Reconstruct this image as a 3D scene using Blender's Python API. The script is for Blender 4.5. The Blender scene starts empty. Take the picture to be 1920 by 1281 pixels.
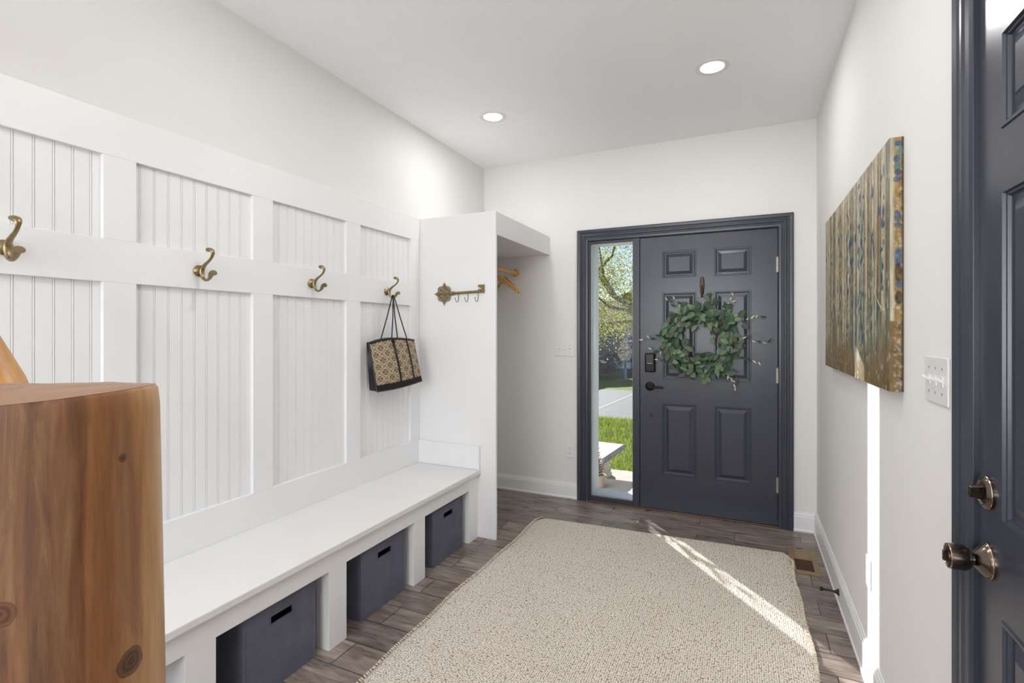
import bpy, bmesh, math, random
import numpy as np
from mathutils import Vector, Matrix, Quaternion
random.seed(7); rng = np.random.default_rng(11)
PI = math.pi
S = bpy.context.scene; C = S.collection

# ---------------------------------------------------------------- camera, world, sun, exposure
cam = bpy.data.objects.new('camera', bpy.data.cameras.new('camera')); C.objects.link(cam); S.camera = cam
cam.location = (0, 0, 1.33); cam.rotation_euler = (PI/2, 0, math.radians(24.7))
cam.data.sensor_width = 36; cam.data.lens = 949/1920*36; cam.data.shift_y = -18.5/1920; cam.data.clip_start = .02
S.view_settings.view_transform = 'Standard'; S.view_settings.look = 'None'
S.view_settings.exposure = 0.0; S.view_settings.gamma = 1.0; S.view_settings.use_curve_mapping = False
SUN_DIR = Vector((1, -1.27, -.549)).normalized()
W = bpy.data.worlds.new('sky'); S.world = W; W.use_nodes = True
nt = W.node_tree; bg = nt.nodes['Background']
sky = nt.nodes.new('ShaderNodeTexSky'); sky.sky_type = 'NISHITA'; sky.sun_disc = False
sky.sun_elevation = math.radians(19); sky.sun_rotation = math.radians(-39); sky.ozone_density = 2.5; sky.dust_density = .2
nt.links.new(sky.outputs[0], bg.inputs[0]); bg.inputs[1].default_value = 0.13
sun = bpy.data.objects.new('sun', bpy.data.lights.new('sun', 'SUN')); C.objects.link(sun)
sun.rotation_euler = SUN_DIR.to_track_quat('-Z', 'Y').to_euler(); sun.location = (-10, 12, 8)
sun.data.energy = 16; sun.data.angle = math.radians(.6); sun.data.color = (1, .965, .91)
LAMP_W = 9.4       # watts of each recessed ceiling lamp

# ---------------------------------------------------------------- helpers
def L(r, g, b):
    f = lambda c: (c/255/12.92 if c/255 <= .04045 else ((c/255+.055)/1.055)**2.4)
    return (f(r), f(g), f(b), 1)

class N:
    """tiny node-graph helper"""
    def __init__(s, name):
        s.m = bpy.data.materials.new(name); s.m.use_nodes = True; s.t = s.m.node_tree
        s.b = s.t.nodes['Principled BSDF']; s.o = s.t.nodes['Material Output']
        s.co = None
    def n(s, typ, **k):
        x = s.t.nodes.new(typ)
        for a, v in k.items(): setattr(x, a, v)
        return x
    def l(s, a, b): s.t.links.new(a, b)
    def obj(s, scale=(1, 1, 1), loc=(0, 0, 0), rot=(0, 0, 0)):
        if s.co is None: s.co = s.n('ShaderNodeTexCoord')
        mp = s.n('ShaderNodeMapping'); s.l(s.co.outputs['Object'], mp.inputs[0])
        mp.inputs['Scale'].default_value = scale; mp.inputs['Location'].default_value = loc
        mp.inputs['Rotation'].default_value = rot
        return mp.outputs[0]
    def noise(s, vec, scale, detail=4, rough=.5, dist=0):
        x = s.n('ShaderNodeTexNoise'); s.l(vec, x.inputs['Vector']); x.inputs['Scale'].default_value = scale
        x.inputs['Detail'].default_value = detail; x.inputs['Roughness'].default_value = rough
        x.inputs['Distortion'].default_value = dist; return x.outputs['Fac']
    def ramp(s, fac, stops, interp='LINEAR'):
        r = s.n('ShaderNodeValToRGB'); s.l(fac, r.inputs[0]); cr = r.color_ramp; cr.interpolation = interp
        while len(cr.elements) < len(stops): cr.elements.new(.5)
        for e, (p, c) in zip(cr.elements, stops):
            e.position = p; e.color = c if len(c) == 4 else (*c, 1)
        return r.outputs[0]
    def mix(s, fac, a, b, mode='MIX'):
        x = s.n('ShaderNodeMix', data_type='RGBA', blend_type=mode)
        if isinstance(fac, (int, float)): x.inputs[0].default_value = fac
        else: s.l(fac, x.inputs[0])
        for i, v in ((6, a), (7, b)):
            if isinstance(v, tuple): x.inputs[i].default_value = v
            else: s.l(v, x.inputs[i])
        return x.outputs[2]
    def math(s, op, a, b=None, c=None):
        x = s.n('ShaderNodeMath', operation=op)
        for i, v in enumerate((a, b, c)):
            if v is None: continue
            if isinstance(v, (int, float)): x.inputs[i].default_value = v
            else: s.l(v, x.inputs[i])
        return x.outputs[0]
    def bump(s, h, strength, dist=.002):
        x = s.n('ShaderNodeBump'); s.l(h, x.inputs['Height']); x.inputs['Strength'].default_value = strength
        x.inputs['Distance'].default_value = dist; s.l(x.outputs[0], s.b.inputs['Normal'])
    def base(s, c):
        if isinstance(c, tuple): s.b.inputs['Base Color'].default_value = c
        else: s.l(c, s.b.inputs['Base Color'])
    def set(s, rough=.5, metal=0, spec=.5):
        s.b.inputs['Roughness'].default_value = rough; s.b.inputs['Metallic'].default_value = metal
        s.b.inputs['Specular IOR Level'].default_value = spec
        return s

def simple(name, col, rough=.5, metal=0, var=.06, vscale=14, bump=0, bscale=200, bdist=.001, spec=.5):
    n = N(name); n.set(rough, metal, spec); v = n.obj()
    nz = n.noise(v, vscale)
    d = tuple(c*(1-var) for c in col[:3])+(1,); e = tuple(min(1, c*(1+var)) for c in col[:3])+(1,)
    n.base(n.ramp(nz, [(.3, d), (.7, e)]))
    if bump: n.bump(n.noise(v, bscale, 3), bump, bdist)
    return n.m

M = {}
M['wall'] = simple('wall_paint', (.80, .785, .765, 1), .75, var=.012, vscale=2, bump=.15, bscale=260, bdist=.0006)
M['ceiling'] = simple('ceiling_paint', (.93, .93, .94, 1), .85, var=.01, vscale=2, bump=.5, bscale=110, bdist=.002)
M['white'] = simple('white_trim_paint', (.83, .83, .835, 1), .32, var=.01, vscale=3, bump=.05, bscale=90, bdist=.0004)
M['bench_white'] = simple('bench_seat_paint', (.78, .78, .77, 1), .38, var=.015, vscale=5, bump=.08, bscale=40, bdist=.0004)
M['dark'] = simple('charcoal_door_paint', L(53, 57, 69), .27, var=.06, vscale=4, bump=.25, bscale=120, bdist=.0006)
M['darktrim'] = simple('charcoal_trim_paint', L(50, 54, 65), .3, var=.05, vscale=4, bump=.08, bscale=60, bdist=.0004)
M['black'] = simple('black_metal', L(22, 21, 22), .35, .6)
M['blackgap'] = simple('rubber_and_gap_black', L(14, 14, 15), .8)
M['bronze'] = simple('oil_rubbed_bronze', L(70, 55, 45), .38, .9, var=.2)
M['nickel'] = simple('antique_nickel', L(112, 100, 92), .2, 1.0, var=.2, vscale=30)
M['nickeledge'] = simple('worn_copper_edge', L(190, 165, 140), .22, 1.0, var=.1)
M['steel'] = simple('satin_steel', L(190, 185, 175), .35, .9)
M['brass'] = simple('antique_brass', L(146, 130, 98), .33, .9, var=.12, vscale=60, bump=.1, bscale=120)
M['aged'] = simple('aged_gold_iron', L(132, 115, 78), .5, .65, var=.3, vscale=90, bump=.3, bscale=300)
M['plate'] = simple('white_plastic', (.80, .79, .79, 1), .3, var=.01)
M['slot'] = simple('dark_slot', L(50, 45, 40), .6)
M['beech'] = simple('beech_wood', L(222, 172, 116), .45, var=.12, vscale=30)
M['tan'] = simple('tan_metal', L(150, 124, 92), .4, .3, var=.05)
M['tandark'] = simple('dark_brown_slats', L(82, 58, 38), .45, .3)
M['leather'] = simple('black_leather', L(30, 27, 30), .45, bump=.3, bscale=400)
M['concrete'] = simple('concrete', L(172, 164, 154), .9, var=.1, vscale=8, bump=.3, bscale=90, bdist=.002)
M['asphalt'] = simple('driveway_concrete', L(104, 104, 107), .9, var=.08, vscale=2.5, bump=.3, bscale=60, bdist=.003)
M['cast'] = simple('cast_stone', L(208, 198, 184), .85, var=.14, vscale=14, bump=.4, bscale=60, bdist=.003)
M['caststone_band'] = simple('weathered_stone_band', L(150, 150, 150), .85, var=.2, vscale=40)
M['ext_white'] = simple('exterior_white_trim', (.78, .79, .82, 1), .45, var=.02)
M['siding'] = None
M['fabric'] = None

# -- brushed downlight lens
n = N('lamp_lens'); n.b.inputs['Emission Color'].default_value = (1, .97, .93, 1); n.b.inputs['Emission Strength'].default_value = 5
n.base((.9, .9, .9, 1)); M['lens'] = n.m
# -- glass
def glass(name, tint=(1, 1, 1, 1), refl=.06):
    n = N(name); tr = n.n('ShaderNodeBsdfTransparent'); tr.inputs[0].default_value = tint
    gl = n.n('ShaderNodeBsdfGlossy'); gl.inputs['Roughness'].default_value = .02
    fr = n.n('ShaderNodeFresnel'); fr.inputs[0].default_value = 1.45
    mx = n.n('ShaderNodeMixShader'); n.l(fr.outputs[0], mx.inputs[0]); n.l(tr.outputs[0], mx.inputs[1]); n.l(gl.outputs[0], mx.inputs[2])
    n.l(mx.outputs[0], n.o.inputs[0]); return n.m
M['glass'] = glass('window_glass', (.96, .98, .99, 1))
M['carglass'] = simple('car_glass', L(20, 26, 30), .05)

# -- floor planks
n = N('wood_look_tile'); n.set(.38)
v = n.obj(loc=(.06, -.01, 0))
br = n.n('ShaderNodeTexBrick'); n.l(v, br.inputs['Vector']); br.offset = .37; br.offset_frequency = 2; br.squash = 1
for k, x in (('Scale', 1), ('Mortar Size', .0022), ('Mortar Smooth', .1), ('Bias', 0), ('Brick Width', .61), ('Row Height', .1525)): br.inputs[k].default_value = x
br.inputs['Color1'].default_value = (0, 0, 0, 1); br.inputs['Color2'].default_value = (1, 1, 1, 1); br.inputs['Mortar'].default_value = (.5, .5, .5, 1)
off = n.mix(1.0, v, br.outputs['Color'], 'ADD')
mp = n.n('ShaderNodeMapping'); n.l(off, mp.inputs[0]); mp.inputs['Scale'].default_value = (3.2, 26, 1)
g1 = n.noise(mp.outputs[0], 1.4, 9, .68, .6)
mp2 = n.n('ShaderNodeMapping'); n.l(off, mp2.inputs[0]); mp2.inputs['Scale'].default_value = (2.2, 7, 1)
g2 = n.noise(mp2.outputs[0], 2.0, 5, .6, .5)
c1 = n.ramp(g1, [(.32, L(58, 50, 47)), (.45, L(98, 88, 83)), (.57, L(134, 122, 115)), (.72, L(170, 158, 150))])
c2 = n.ramp(g2, [(.3, L(74, 62, 57)), (.52, L(122, 110, 103)), (.72, L(162, 150, 142))])
cc = n.mix(.45, c1, c2)
tint = n.ramp(br.outputs['Color'], [(0, (1.0, .99, .98, 1)), (1, (1.45, 1.43, 1.41, 1))])
cc = n.mix(1.0, cc, tint, 'MULTIPLY')
n.base(n.mix(br.outputs['Fac'], cc, L(52, 45, 42)))
rr = n.ramp(g1, [(.3, (.22,)*3), (.7, (.42,)*3)]); n.l(rr, n.b.inputs['Roughness'])
hh = n.math('SUBTRACT', n.math('MULTIPLY', g1, .5), n.math('MULTIPLY', br.outputs['Fac'], 1.2))
n.bump(hh, .45, .0016); M['floor'] = n.m

# -- rug: chunky woven nubs in rows
n = N('woven_rug'); n.set(.95, 0, .1)
v = n.obj(scale=(1, 1.22, 1))
warp = n.noise(v, 9, 2); wv = n.mix(.012, v, n.n('ShaderNodeCombineXYZ').outputs[0])
vo = n.n('ShaderNodeTexVoronoi', voronoi_dimensions='2D'); n.l(v, vo.inputs['Vector']); vo.inputs['Scale'].default_value = 118; vo.inputs['Randomness'].default_value = .42
cell = n.ramp(vo.outputs['Color'], [(.0, L(140, 114, 88)), (.09, L(190, 172, 150)), (.18, L(248, 239, 228)), (1, L(255, 250, 241))])
rows = n.noise(n.obj(scale=(2.5, 42, 1)), 1.0, 3)
cell = n.mix(n.ramp(rows, [(.45, (0, 0, 0)), (.75, (.35,)*3)]), cell, L(228, 216, 202))
gap = n.ramp(vo.outputs['Distance'], [(.34, (0, 0, 0)), (.62, (1,)*3)])
n.base(n.mix(gap, cell, L(150, 128, 104)))
n.bump(n.math('SUBTRACT', 1.0, vo.outputs['Distance']), .9, .006); M['rug'] = n.m
M['rug_edge'] = simple('rug_binding_yarn', L(216, 204, 186), .95, var=.25, vscale=60)

# -- bin fabric
n = N('grey_bin_fabric'); n.set(.95, 0, .15); v = n.obj()
a = n.noise(n.obj(scale=(1, 1, 6)), 160, 3); b_ = n.noise(v, 12, 3)
n.base(n.mix(.35, n.ramp(a, [(.3, L(84, 84, 96)), (.7, L(118, 119, 134))]), n.ramp(b_, [(.3, L(90, 90, 104)), (.7, L(112, 113, 130))])))
n.bump(a, .35, .001); M['fabric'] = n.m

# -- newel log
n = N('varnished_log'); n.set(.36)
v = n.obj(); vz = n.obj(scale=(1, 1, .09))
fib = n.noise(vz, 70, 8, .7, .6); streak = n.noise(n.obj(scale=(1, 1, .10)), 19, 6, .6, 1.2); big = n.noise(n.obj(scale=(1, 1, .25), loc=(.2, .1, .05)), 6.5, 2, .5, .3)
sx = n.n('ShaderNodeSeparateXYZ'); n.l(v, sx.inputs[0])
side = n.math('ADD', n.math('MULTIPLY', sx.outputs[1], -5.2), .07)   # tone darkens across the log towards its left side
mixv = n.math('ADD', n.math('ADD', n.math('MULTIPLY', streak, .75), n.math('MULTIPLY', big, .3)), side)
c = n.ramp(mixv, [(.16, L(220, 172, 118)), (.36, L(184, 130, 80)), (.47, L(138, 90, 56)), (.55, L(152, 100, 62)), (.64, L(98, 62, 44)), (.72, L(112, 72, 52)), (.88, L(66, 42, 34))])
c = n.mix(.35, c, n.ramp(fib, [(.3, L(92, 58, 36)), (.5, L(160, 112, 70)), (.7, L(204, 158, 106))]))
def knot(c, pos, rad, ring=True):
    vm = n.n('ShaderNodeVectorMath', operation='DISTANCE'); n.l(n.obj(scale=(1, 1, 1.0)), vm.inputs[0]); vm.inputs[1].default_value = pos
    d = n.math('ADD', n.math('DIVIDE', vm.outputs['Value'], rad), n.math('MULTIPLY', n.noise(v, 40, 3), .5))
    k = n.ramp(d, [(.55, (1, 1, 1)), (1.15, (.75,)*3), (1.3, (0, 0, 0))])
    kc = n.ramp(n.math('FRACT', n.math('MULTIPLY', d, 3.0)), [(0, L(58, 32, 22)), (.6, L(110, 66, 38)), (1, L(62, 36, 24))])
    return n.mix(k, c, kc)
KN = n; LOGC = (-.736, .2955)
def logpt(ang_u, z, R=.125):    # point on the log's face
    return (R*math.cos(ang_u), R*math.sin(ang_u), z)
KNOTS = [(math.radians(a_), z_, r_) for a_, z_, r_ in ((17.7, .965, .021), (-12.3, .966, .017), (-32.4, 1.066, .017), (13.9, 1.192, .0075), (40, .70, .03), (-50, .55, .03))]
for a_, z_, r_ in KNOTS:
    c = knot(c, logpt(a_, z_), r_)
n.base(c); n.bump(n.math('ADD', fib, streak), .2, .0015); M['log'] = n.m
n = N('log_end_grain'); n.set(.4); v = n.obj()
vm = n.n('ShaderNodeVectorMath', operation='LENGTH'); n.l(n.obj(scale=(1, 1, 0)), vm.inputs[0])
rg = n.math('SINE', n.math('ADD', n.math('MULTIPLY', vm.outputs['Value'], 700), n.math('MULTIPLY', n.noise(v, 9, 3), 9)))
n.base(n.ramp(rg, [(0, L(140, 102, 72)), (1, L(160, 120, 86))])); n.bump(n.noise(v, 30, 3), .3, .002); M['logend'] = n.m
n = N('pale_log'); n.set(.4); v = n.obj(scale=(9, 9, 9), rot=(0, 0, 0))
n.base(n.ramp(n.noise(n.obj(scale=(1.2, 7, 1.2)), 8, 5, .6, .5), [(.3, L(172, 116, 54)), (.6, L(202, 146, 74)), (.8, L(212, 162, 94))])); M['palelog'] = n.m

# -- vertex colour materials
def vcol(name, rough=.7, translucent=0, bump=0, spec=.3):
    n = N(name); n.set(rough, 0, spec)
    a = n.n('ShaderNodeVertexColor'); a.layer_name = 'Col'; n.l(a.outputs[0], n.b.inputs['Base Color'])
    if translucent:
        t = n.n('ShaderNodeBsdfTranslucent'); n.l(a.outputs[0], t.inputs[0])
        mx = n.n('ShaderNodeMixShader'); mx.inputs[0].default_value = translucent
        n.l(n.b.outputs[0], mx.inputs[1]); n.l(t.outputs[0], mx.inputs[2]); n.l(mx.outputs[0], n.o.inputs[0])
    if bump: n.bump(n.noise(n.obj(), 500, 2), bump, .001)
    return n.m
M['canvas'] = vcol('painted_canvas', .38, bump=.3)
M['jacquard'] = vcol('jacquard_canvas', .8, bump=.4)
M['wreathleaf'] = vcol('eucalyptus_leaf', .6, .12)
M['treeleaf'] = vcol('tree_leaf', .6, .5)
M['grassblade'] = vcol('grass_blade', .6, .45)
# -- lawn
n = N('lawn'); n.set(.95, 0, .1); v = n.obj()
n.base(n.mix(.5, n.ramp(n.noise(v, 1.6, 4), [(.3, L(112, 126, 54)), (.7, L(156, 160, 82))]), n.ramp(n.noise(v, 45, 4, .7), [(.3, L(94, 110, 44)), (.7, L(164, 168, 92))])))
n.bump(n.noise(v, 60, 4, .7), 1, .03); M['lawn'] = n.m
# -- siding
def siding(name, col, pitch=.16):
    n = N(name); n.set(.7); v = n.obj(); sp = n.n('ShaderNodeSeparateXYZ'); n.l(v, sp.inputs[0])
    fr = n.math('FRACT', n.math('DIVIDE', sp.outputs[2], pitch))
    n.base(col); n.bump(fr, .8, .02); return n.m
M['siding'] = siding('grey_siding', L(108, 118, 128))
M['bluesiding'] = siding('blue_siding', L(36, 100, 176), .3)
M['roof'] = simple('roof_shingles', L(80, 78, 80), .9, var=.2, vscale=20)
M['bark'] = simple('bark', L(78, 66, 58), .9, var=.3, vscale=12, bump=.6, bscale=30, bdist=.02)
M['carpaint'] = simple('black_car_paint', L(24, 26, 30), .12, .3)
M['tyre'] = simple('tyre_rubber', L(20, 20, 20), .8)
M['carlamp'] = simple('car_lamp_lens', L(210, 215, 220), .1)
M['ground_shade'] = simple('painted_ground_shade', L(72, 82, 70), .95, var=.3, vscale=3, bump=1, bscale=20, bdist=.05)  # dark ground colour that stands in for shade
M['terracotta'] = simple('stone_pot', L(190, 170, 150), .8, var=.1)
M['brickline'] = simple('threshold_metal', L(96, 74, 56), .4, .6, var=.3, vscale=60)

def wloc(o):
    v = Vector((0, 0, 0))
    while o is not None: v += o.location; o = o.parent
    return v

class MB:
    """collects shapes in world coordinates, then links them as ONE mesh object"""
    def __init__(s): s.v = []; s.f = []; s.c = []
    def add(s, vs, fs, col=None):
        k = len(s.v); s.v += [tuple(x) for x in vs]; s.f += [tuple(i+k for i in f) for f in fs]
        s.c += [col or (1, 1, 1)]*len(vs); return s
    def box(s, x0, x1, y0, y1, z0, z1, R=None, o=None):
        vs = [Vector((x, y, z)) for x in (x0, x1) for y in (y0, y1) for z in (z0, z1)]
        if R is not None:
            o = Vector(o) if o is not None else Vector((0, 0, 0)); vs = [R @ (p-o)+o for p in vs]
        return s.add(vs, [(0, 1, 3, 2), (4, 6, 7, 5), (0, 4, 5, 1), (2, 3, 7, 6), (0, 2, 6, 4), (1, 5, 7, 3)])
    def tube(s, pts, rad, seg=10, flat=None, cap=True):
        pts = [Vector(p) for p in pts]; n = len(pts)
        if not isinstance(rad, (list, tuple)): rad = [rad]*n
        prev = None; rings = []
        for i, p in enumerate(pts):
            t = (pts[min(i+1, n-1)]-pts[max(i-1, 0)]).normalized()
            if prev is None:
                a = Vector((0, 0, 1)) if abs(t.z) < .9 else Vector((1, 0, 0)); u = t.cross(a).normalized()
            else: u = (prev - t*prev.dot(t)).normalized()
            prev = u; w = t.cross(u); ru, rw = (rad[i], rad[i]) if flat is None else (rad[i], rad[i]*flat)
            rings.append([p+u*(math.cos(2*PI*k/seg)*ru)+w*(math.sin(2*PI*k/seg)*rw) for k in range(seg)])
        vs = [q for r in rings for q in r]; fs = []
        for i in range(n-1):
            for k in range(seg):
                a = i*seg+k; b = i*seg+(k+1) % seg; fs.append((a, b, b+seg, a+seg))
        if cap: fs.append(tuple(range(seg))[::-1]); fs.append(tuple((n-1)*seg+k for k in range(seg)))
        return s.add(vs, fs)
    def lathe(s, prof, o, axis=(0, 0, 1), seg=24):
        """prof: (radius, height) list along axis from o"""
        ax = Vector(axis).normalized(); a = Vector((0, 0, 1)) if abs(ax.z) < .9 else Vector((1, 0, 0))
        u = ax.cross(a).normalized(); w = ax.cross(u); o = Vector(o); vs = []; fs = []; n = len(prof)
        for r, h in prof:
            for k in range(seg): vs.append(o+ax*h+u*(r*math.cos(2*PI*k/seg))+w*(r*math.sin(2*PI*k/seg)))
        for i in range(n-1):
            for k in range(seg):
                p = i*seg+k; q = i*seg+(k+1) % seg; fs.append((p, q, q+seg, p+seg))
        if prof[0][0] > 1e-6: fs.append(tuple(range(seg))[::-1])
        if prof[-1][0] > 1e-6: fs.append(tuple((n-1)*seg+k for k in range(seg)))
        return s.add(vs, fs)
    def prism(s, poly, fn0, fn1):
        n = len(poly); vs = [fn0(*p) for p in poly]+[fn1(*p) for p in poly]
        fs = [(i, (i+1) % n, (i+1) % n+n, i+n) for i in range(n)]+[tuple(range(n))[::-1], tuple(range(n, 2*n))]
        return s.add(vs, fs)
    def torus(s, o, R, r, axis=(0, 0, 1), seg=20, ss=8, a0=0, a1=2*PI):
        ax = Vector(axis).normalized(); a = Vector((0, 0, 1)) if abs(ax.z) < .9 else Vector((1, 0, 0))
        u = ax.cross(a).normalized(); w = ax.cross(u); o = Vector(o)
        return s.tube([o+u*(R*math.cos(a0+(a1-a0)*i/seg))+w*(R*math.sin(a0+(a1-a0)*i/seg)) for i in range(seg+1)], r, ss)
    def build(s, name, mat, parent=None, smooth=False, bevel=0, seg=2, cols=False, fix=True):
        me = bpy.data.meshes.new(name); off = wloc(parent)
        me.from_pydata([tuple(Vector(p)-off) for p in s.v], [], s.f); me.validate(); me.update()
        if fix:
            bm = bmesh.new(); bm.from_mesh(me); bmesh.ops.recalc_face_normals(bm, faces=bm.faces); bm.to_mesh(me); bm.free()
        o = bpy.data.objects.new(name, me); C.objects.link(o); me.materials.append(mat)
        if parent is not None: o.parent = parent
        if smooth:
            for p in me.polygons: p.use_smooth = True
            m = o.modifiers.new('edges', 'EDGE_SPLIT'); m.split_angle = math.radians(38)
        if bevel:
            m = o.modifiers.new('bevel', 'BEVEL'); m.width = bevel; m.segments = seg; m.limit_method = 'ANGLE'; m.angle_limit = math.radians(40)
        if cols:
            a = me.color_attributes.new('Col', 'FLOAT_COLOR', 'POINT')
            arr = np.ones((len(me.vertices), 4), dtype=np.float32); arr[:, :3] = np.array(s.c, dtype=np.float32)[:len(me.vertices)]
            a.data.foreach_set('color', arr.ravel())
        return o

def thing(name, label, cat, loc=(0, 0, 0), group=None):
    o = bpy.data.objects.new(name, None); C.objects.link(o); o.location = loc; o.empty_display_size = .05
    o['label'] = label; o['category'] = cat
    if group: o['group'] = group
    return o
def tag(o, label, cat, group=None):
    o['label'] = label; o['category'] = cat
    if group: o['group'] = group
    return o
def struct(o, label=None):
    o['kind'] = 'structure'
    if label: o['label'] = label
    return o
def sroot(name, loc=(0, 0, 0)):
    o = bpy.data.objects.new(name, None); C.objects.link(o); o.location = loc; o['kind'] = 'structure'; return o
def copy_tree(o, loc=None, parent=None):
    c_ = o.copy(); C.objects.link(c_)
    if parent is not None: c_.parent = parent
    if loc is not None: c_.location = loc
    for ch in list(o.children): copy_tree(ch, None, c_)
    return c_

# ---------------------------------------------------------------- room shell
XL, XR, YF, YB, ZC = -2.044, .43, 3.87, -2.6, 2.735
struct(MB().box(XL-.15, XR+.15, YB-.15, YF+.2, -.06, 0).build('floor', M['floor']))
struct(MB().box(XL-.15, XR+.15, YB-.15, YF+.28, ZC, ZC+.15).build('ceiling', M['ceiling']))
struct(MB().box(XL-.15, XL, YB-.15, YF+.23, -.06, ZC).build('wall_left', M['wall']))
# right wall with the opening of the near door
DY0, DY1, DZ = .402, 1.325, 2.05
struct(MB().box(XR, XR+.15, DY1, YF+.23, -.06, ZC).box(XR, XR+.15, YB-.15, DY0, -.06, ZC).box(XR, XR+.15, DY0, DY1, DZ, ZC).box(XR+.06, XR+.15, DY0, DY1, -.06, DZ).build('wall_right', M['wall']))
# front wall with the entry opening
OX0, OX1, OZ = -1.125, .232, 2.075
struct(MB().box(XL, OX0, YF, YF+.23, -.06, ZC).box(OX1, XR, YF, YF+.23, -.06, ZC).box(OX0, OX1, YF, YF+.23, OZ, ZC).build('wall_front', M['wall']))
# back wall with an unseen window, added to let in fill light
WX0, WX1, WZ0, WZ1 = -1.75, .1, .75, 2.3
struct(MB().box(XL, WX0, YB-.15, YB, 0, ZC).box(WX1, XR, YB-.15, YB, 0, ZC).box(WX0, WX1, YB-.15, YB, 0, WZ0).box(WX0, WX1, YB-.15, YB, WZ1, ZC).build('wall_back', M['wall']))
wr = sroot('added_rear_window', (0, YB, 0))
b = MB()
for x0, x1 in ((WX0-.07, WX0), (WX1, WX1+.07)): b.box(x0, x1, YB-.02, YB+.018, WZ0-.07, WZ1+.07)
b.box(WX0, WX1, YB-.02, YB+.018, WZ1, WZ1+.07).box(WX0, WX1, YB-.02, YB+.03, WZ0-.07, WZ0)
b.build('window_frame', M['white'], wr, bevel=.003)
b = MB()
for x in (WX0+.025, (WX0+WX1)/2, WX1-.025): b.box(x-.025, x+.025, YB-.09, YB-.05, WZ0, WZ1)
for z in (WZ0+.025, (WZ0+WZ1)/2, WZ1-.025): b.box(WX0, WX1, YB-.088, YB-.052, z-.025, z+.025)
b.build('sash', M['white'], wr)
MB().box(WX0, WX1, YB-.072, YB-.068, WZ0, WZ1).build('pane', M['glass'], wr)
pl = bpy.data.objects.new('window_daylight', bpy.data.lights.new('window_daylight', 'AREA')); C.objects.link(pl); pl.parent = wr  # added area fill at the window, tilted up to brighten the ceiling
pl.data.shape = 'RECTANGLE'; pl.data.size = WX1-WX0; pl.data.size_y = WZ1-WZ0; pl.location = ((WX0+WX1)/2, -.12, (WZ0+WZ1)/2)
pl.rotation_euler = (math.radians(118), 0, 0); pl.data.energy = 105; pl.data.color = (.97, .98, 1)

# baseboards: moulded profile swept along walls
def baseboard(name, p0, p1, nrm, h=.135, ends=None):
    prof = [(0, 0), (.019, 0), (.019, .012), (.014, .018), (.014, h-.03), (.011, h-.024), (.011, h-.016), (.006, h-.008), (.006, h), (0, h)]
    nx, ny = nrm
    f = lambda P: (lambda d, z: (P[0]+nx*d, P[1]+ny*d, z))
    return struct(MB().prism(prof, f(p0), f(p1)).build(name, M['white'], bevel=.0012))
baseboard('baseboard_front', (XL, YF), (-1.206, YF), (0, -1), .125)
baseboard('baseboard_front_right', (.294, YF), (XR, YF), (0, -1), .13)
baseboard('baseboard_right', (XR, YF), (XR, 1.412), (-1, 0), .145)
baseboard('baseboard_right_rear', (XR, .31), (XR, YB), (-1, 0), .145)
baseboard('baseboard_left', (XL, .39), (XL, YB), (1, 0), .145)
baseboard('baseboard_closet', (XL, 2.91), (XL, YF), (1, 0), .125)
baseboard('baseboard_back', (XL, YB), (XR, YB), (0, 1), .145)

# ---------------------------------------------------------------- casings
CASE = [(0, 0), (0, .012), (.006, .017), (.020, .019), (.024, .015), (.030, .015), (.040, .019), (.050, .019), (.054, .014), (.062, .014), (.070, .018), (.086, .021), (.092, .019), (.092, 0)]
def casing_mesh(frame, w=.092):
    """frame: list of 4 (u,z) inner corners: left bottom, left top, right top, right bottom -> mitred profile"""
    (u0, zb), (_, zt), (u1, _), _ = frame
    def ring(k):
        out = []
        for d, t in CASE:
            if k == 0: out.append((u0-d, zb, t))
            if k == 1: out.append((u0-d, zt+d, t))
            if k == 2: out.append((u1+d, zt+d, t))
            if k == 3: out.append((u1+d, zb, t))
        return out
    rings = [ring(k) for k in range(4)]; n_ = len(CASE); vs = [p for r in rings for p in r]; fs = []
    for k in range(3):
        for i in range(n_):
            j = (i+1) % n_; fs.append((k*n_+i, k*n_+j, (k+1)*n_+j, (k+1)*n_+i))
    fs.append(tuple(range(n_))); fs.append(tuple(3*n_+i for i in range(n_)))
    return vs, fs
vs, fs = casing_mesh([(-1.114, 0), (-1.114, 2.036), (.204, 0), (.204, 0)])
struct(MB().add([(u, YF-t, z) for u, z, t in vs], fs).build('trim_1', M['darktrim'], bevel=.001))
vs, fs = casing_mesh([(DY0+.008, 0), (DY0+.008, 2.038), (DY1-.010, 0), (DY1-.010, 0)])
struct(MB().add([(XR-t, u, z) for u, z, t in vs], fs).build('trim_2', M['darktrim'], bevel=.001))

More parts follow.
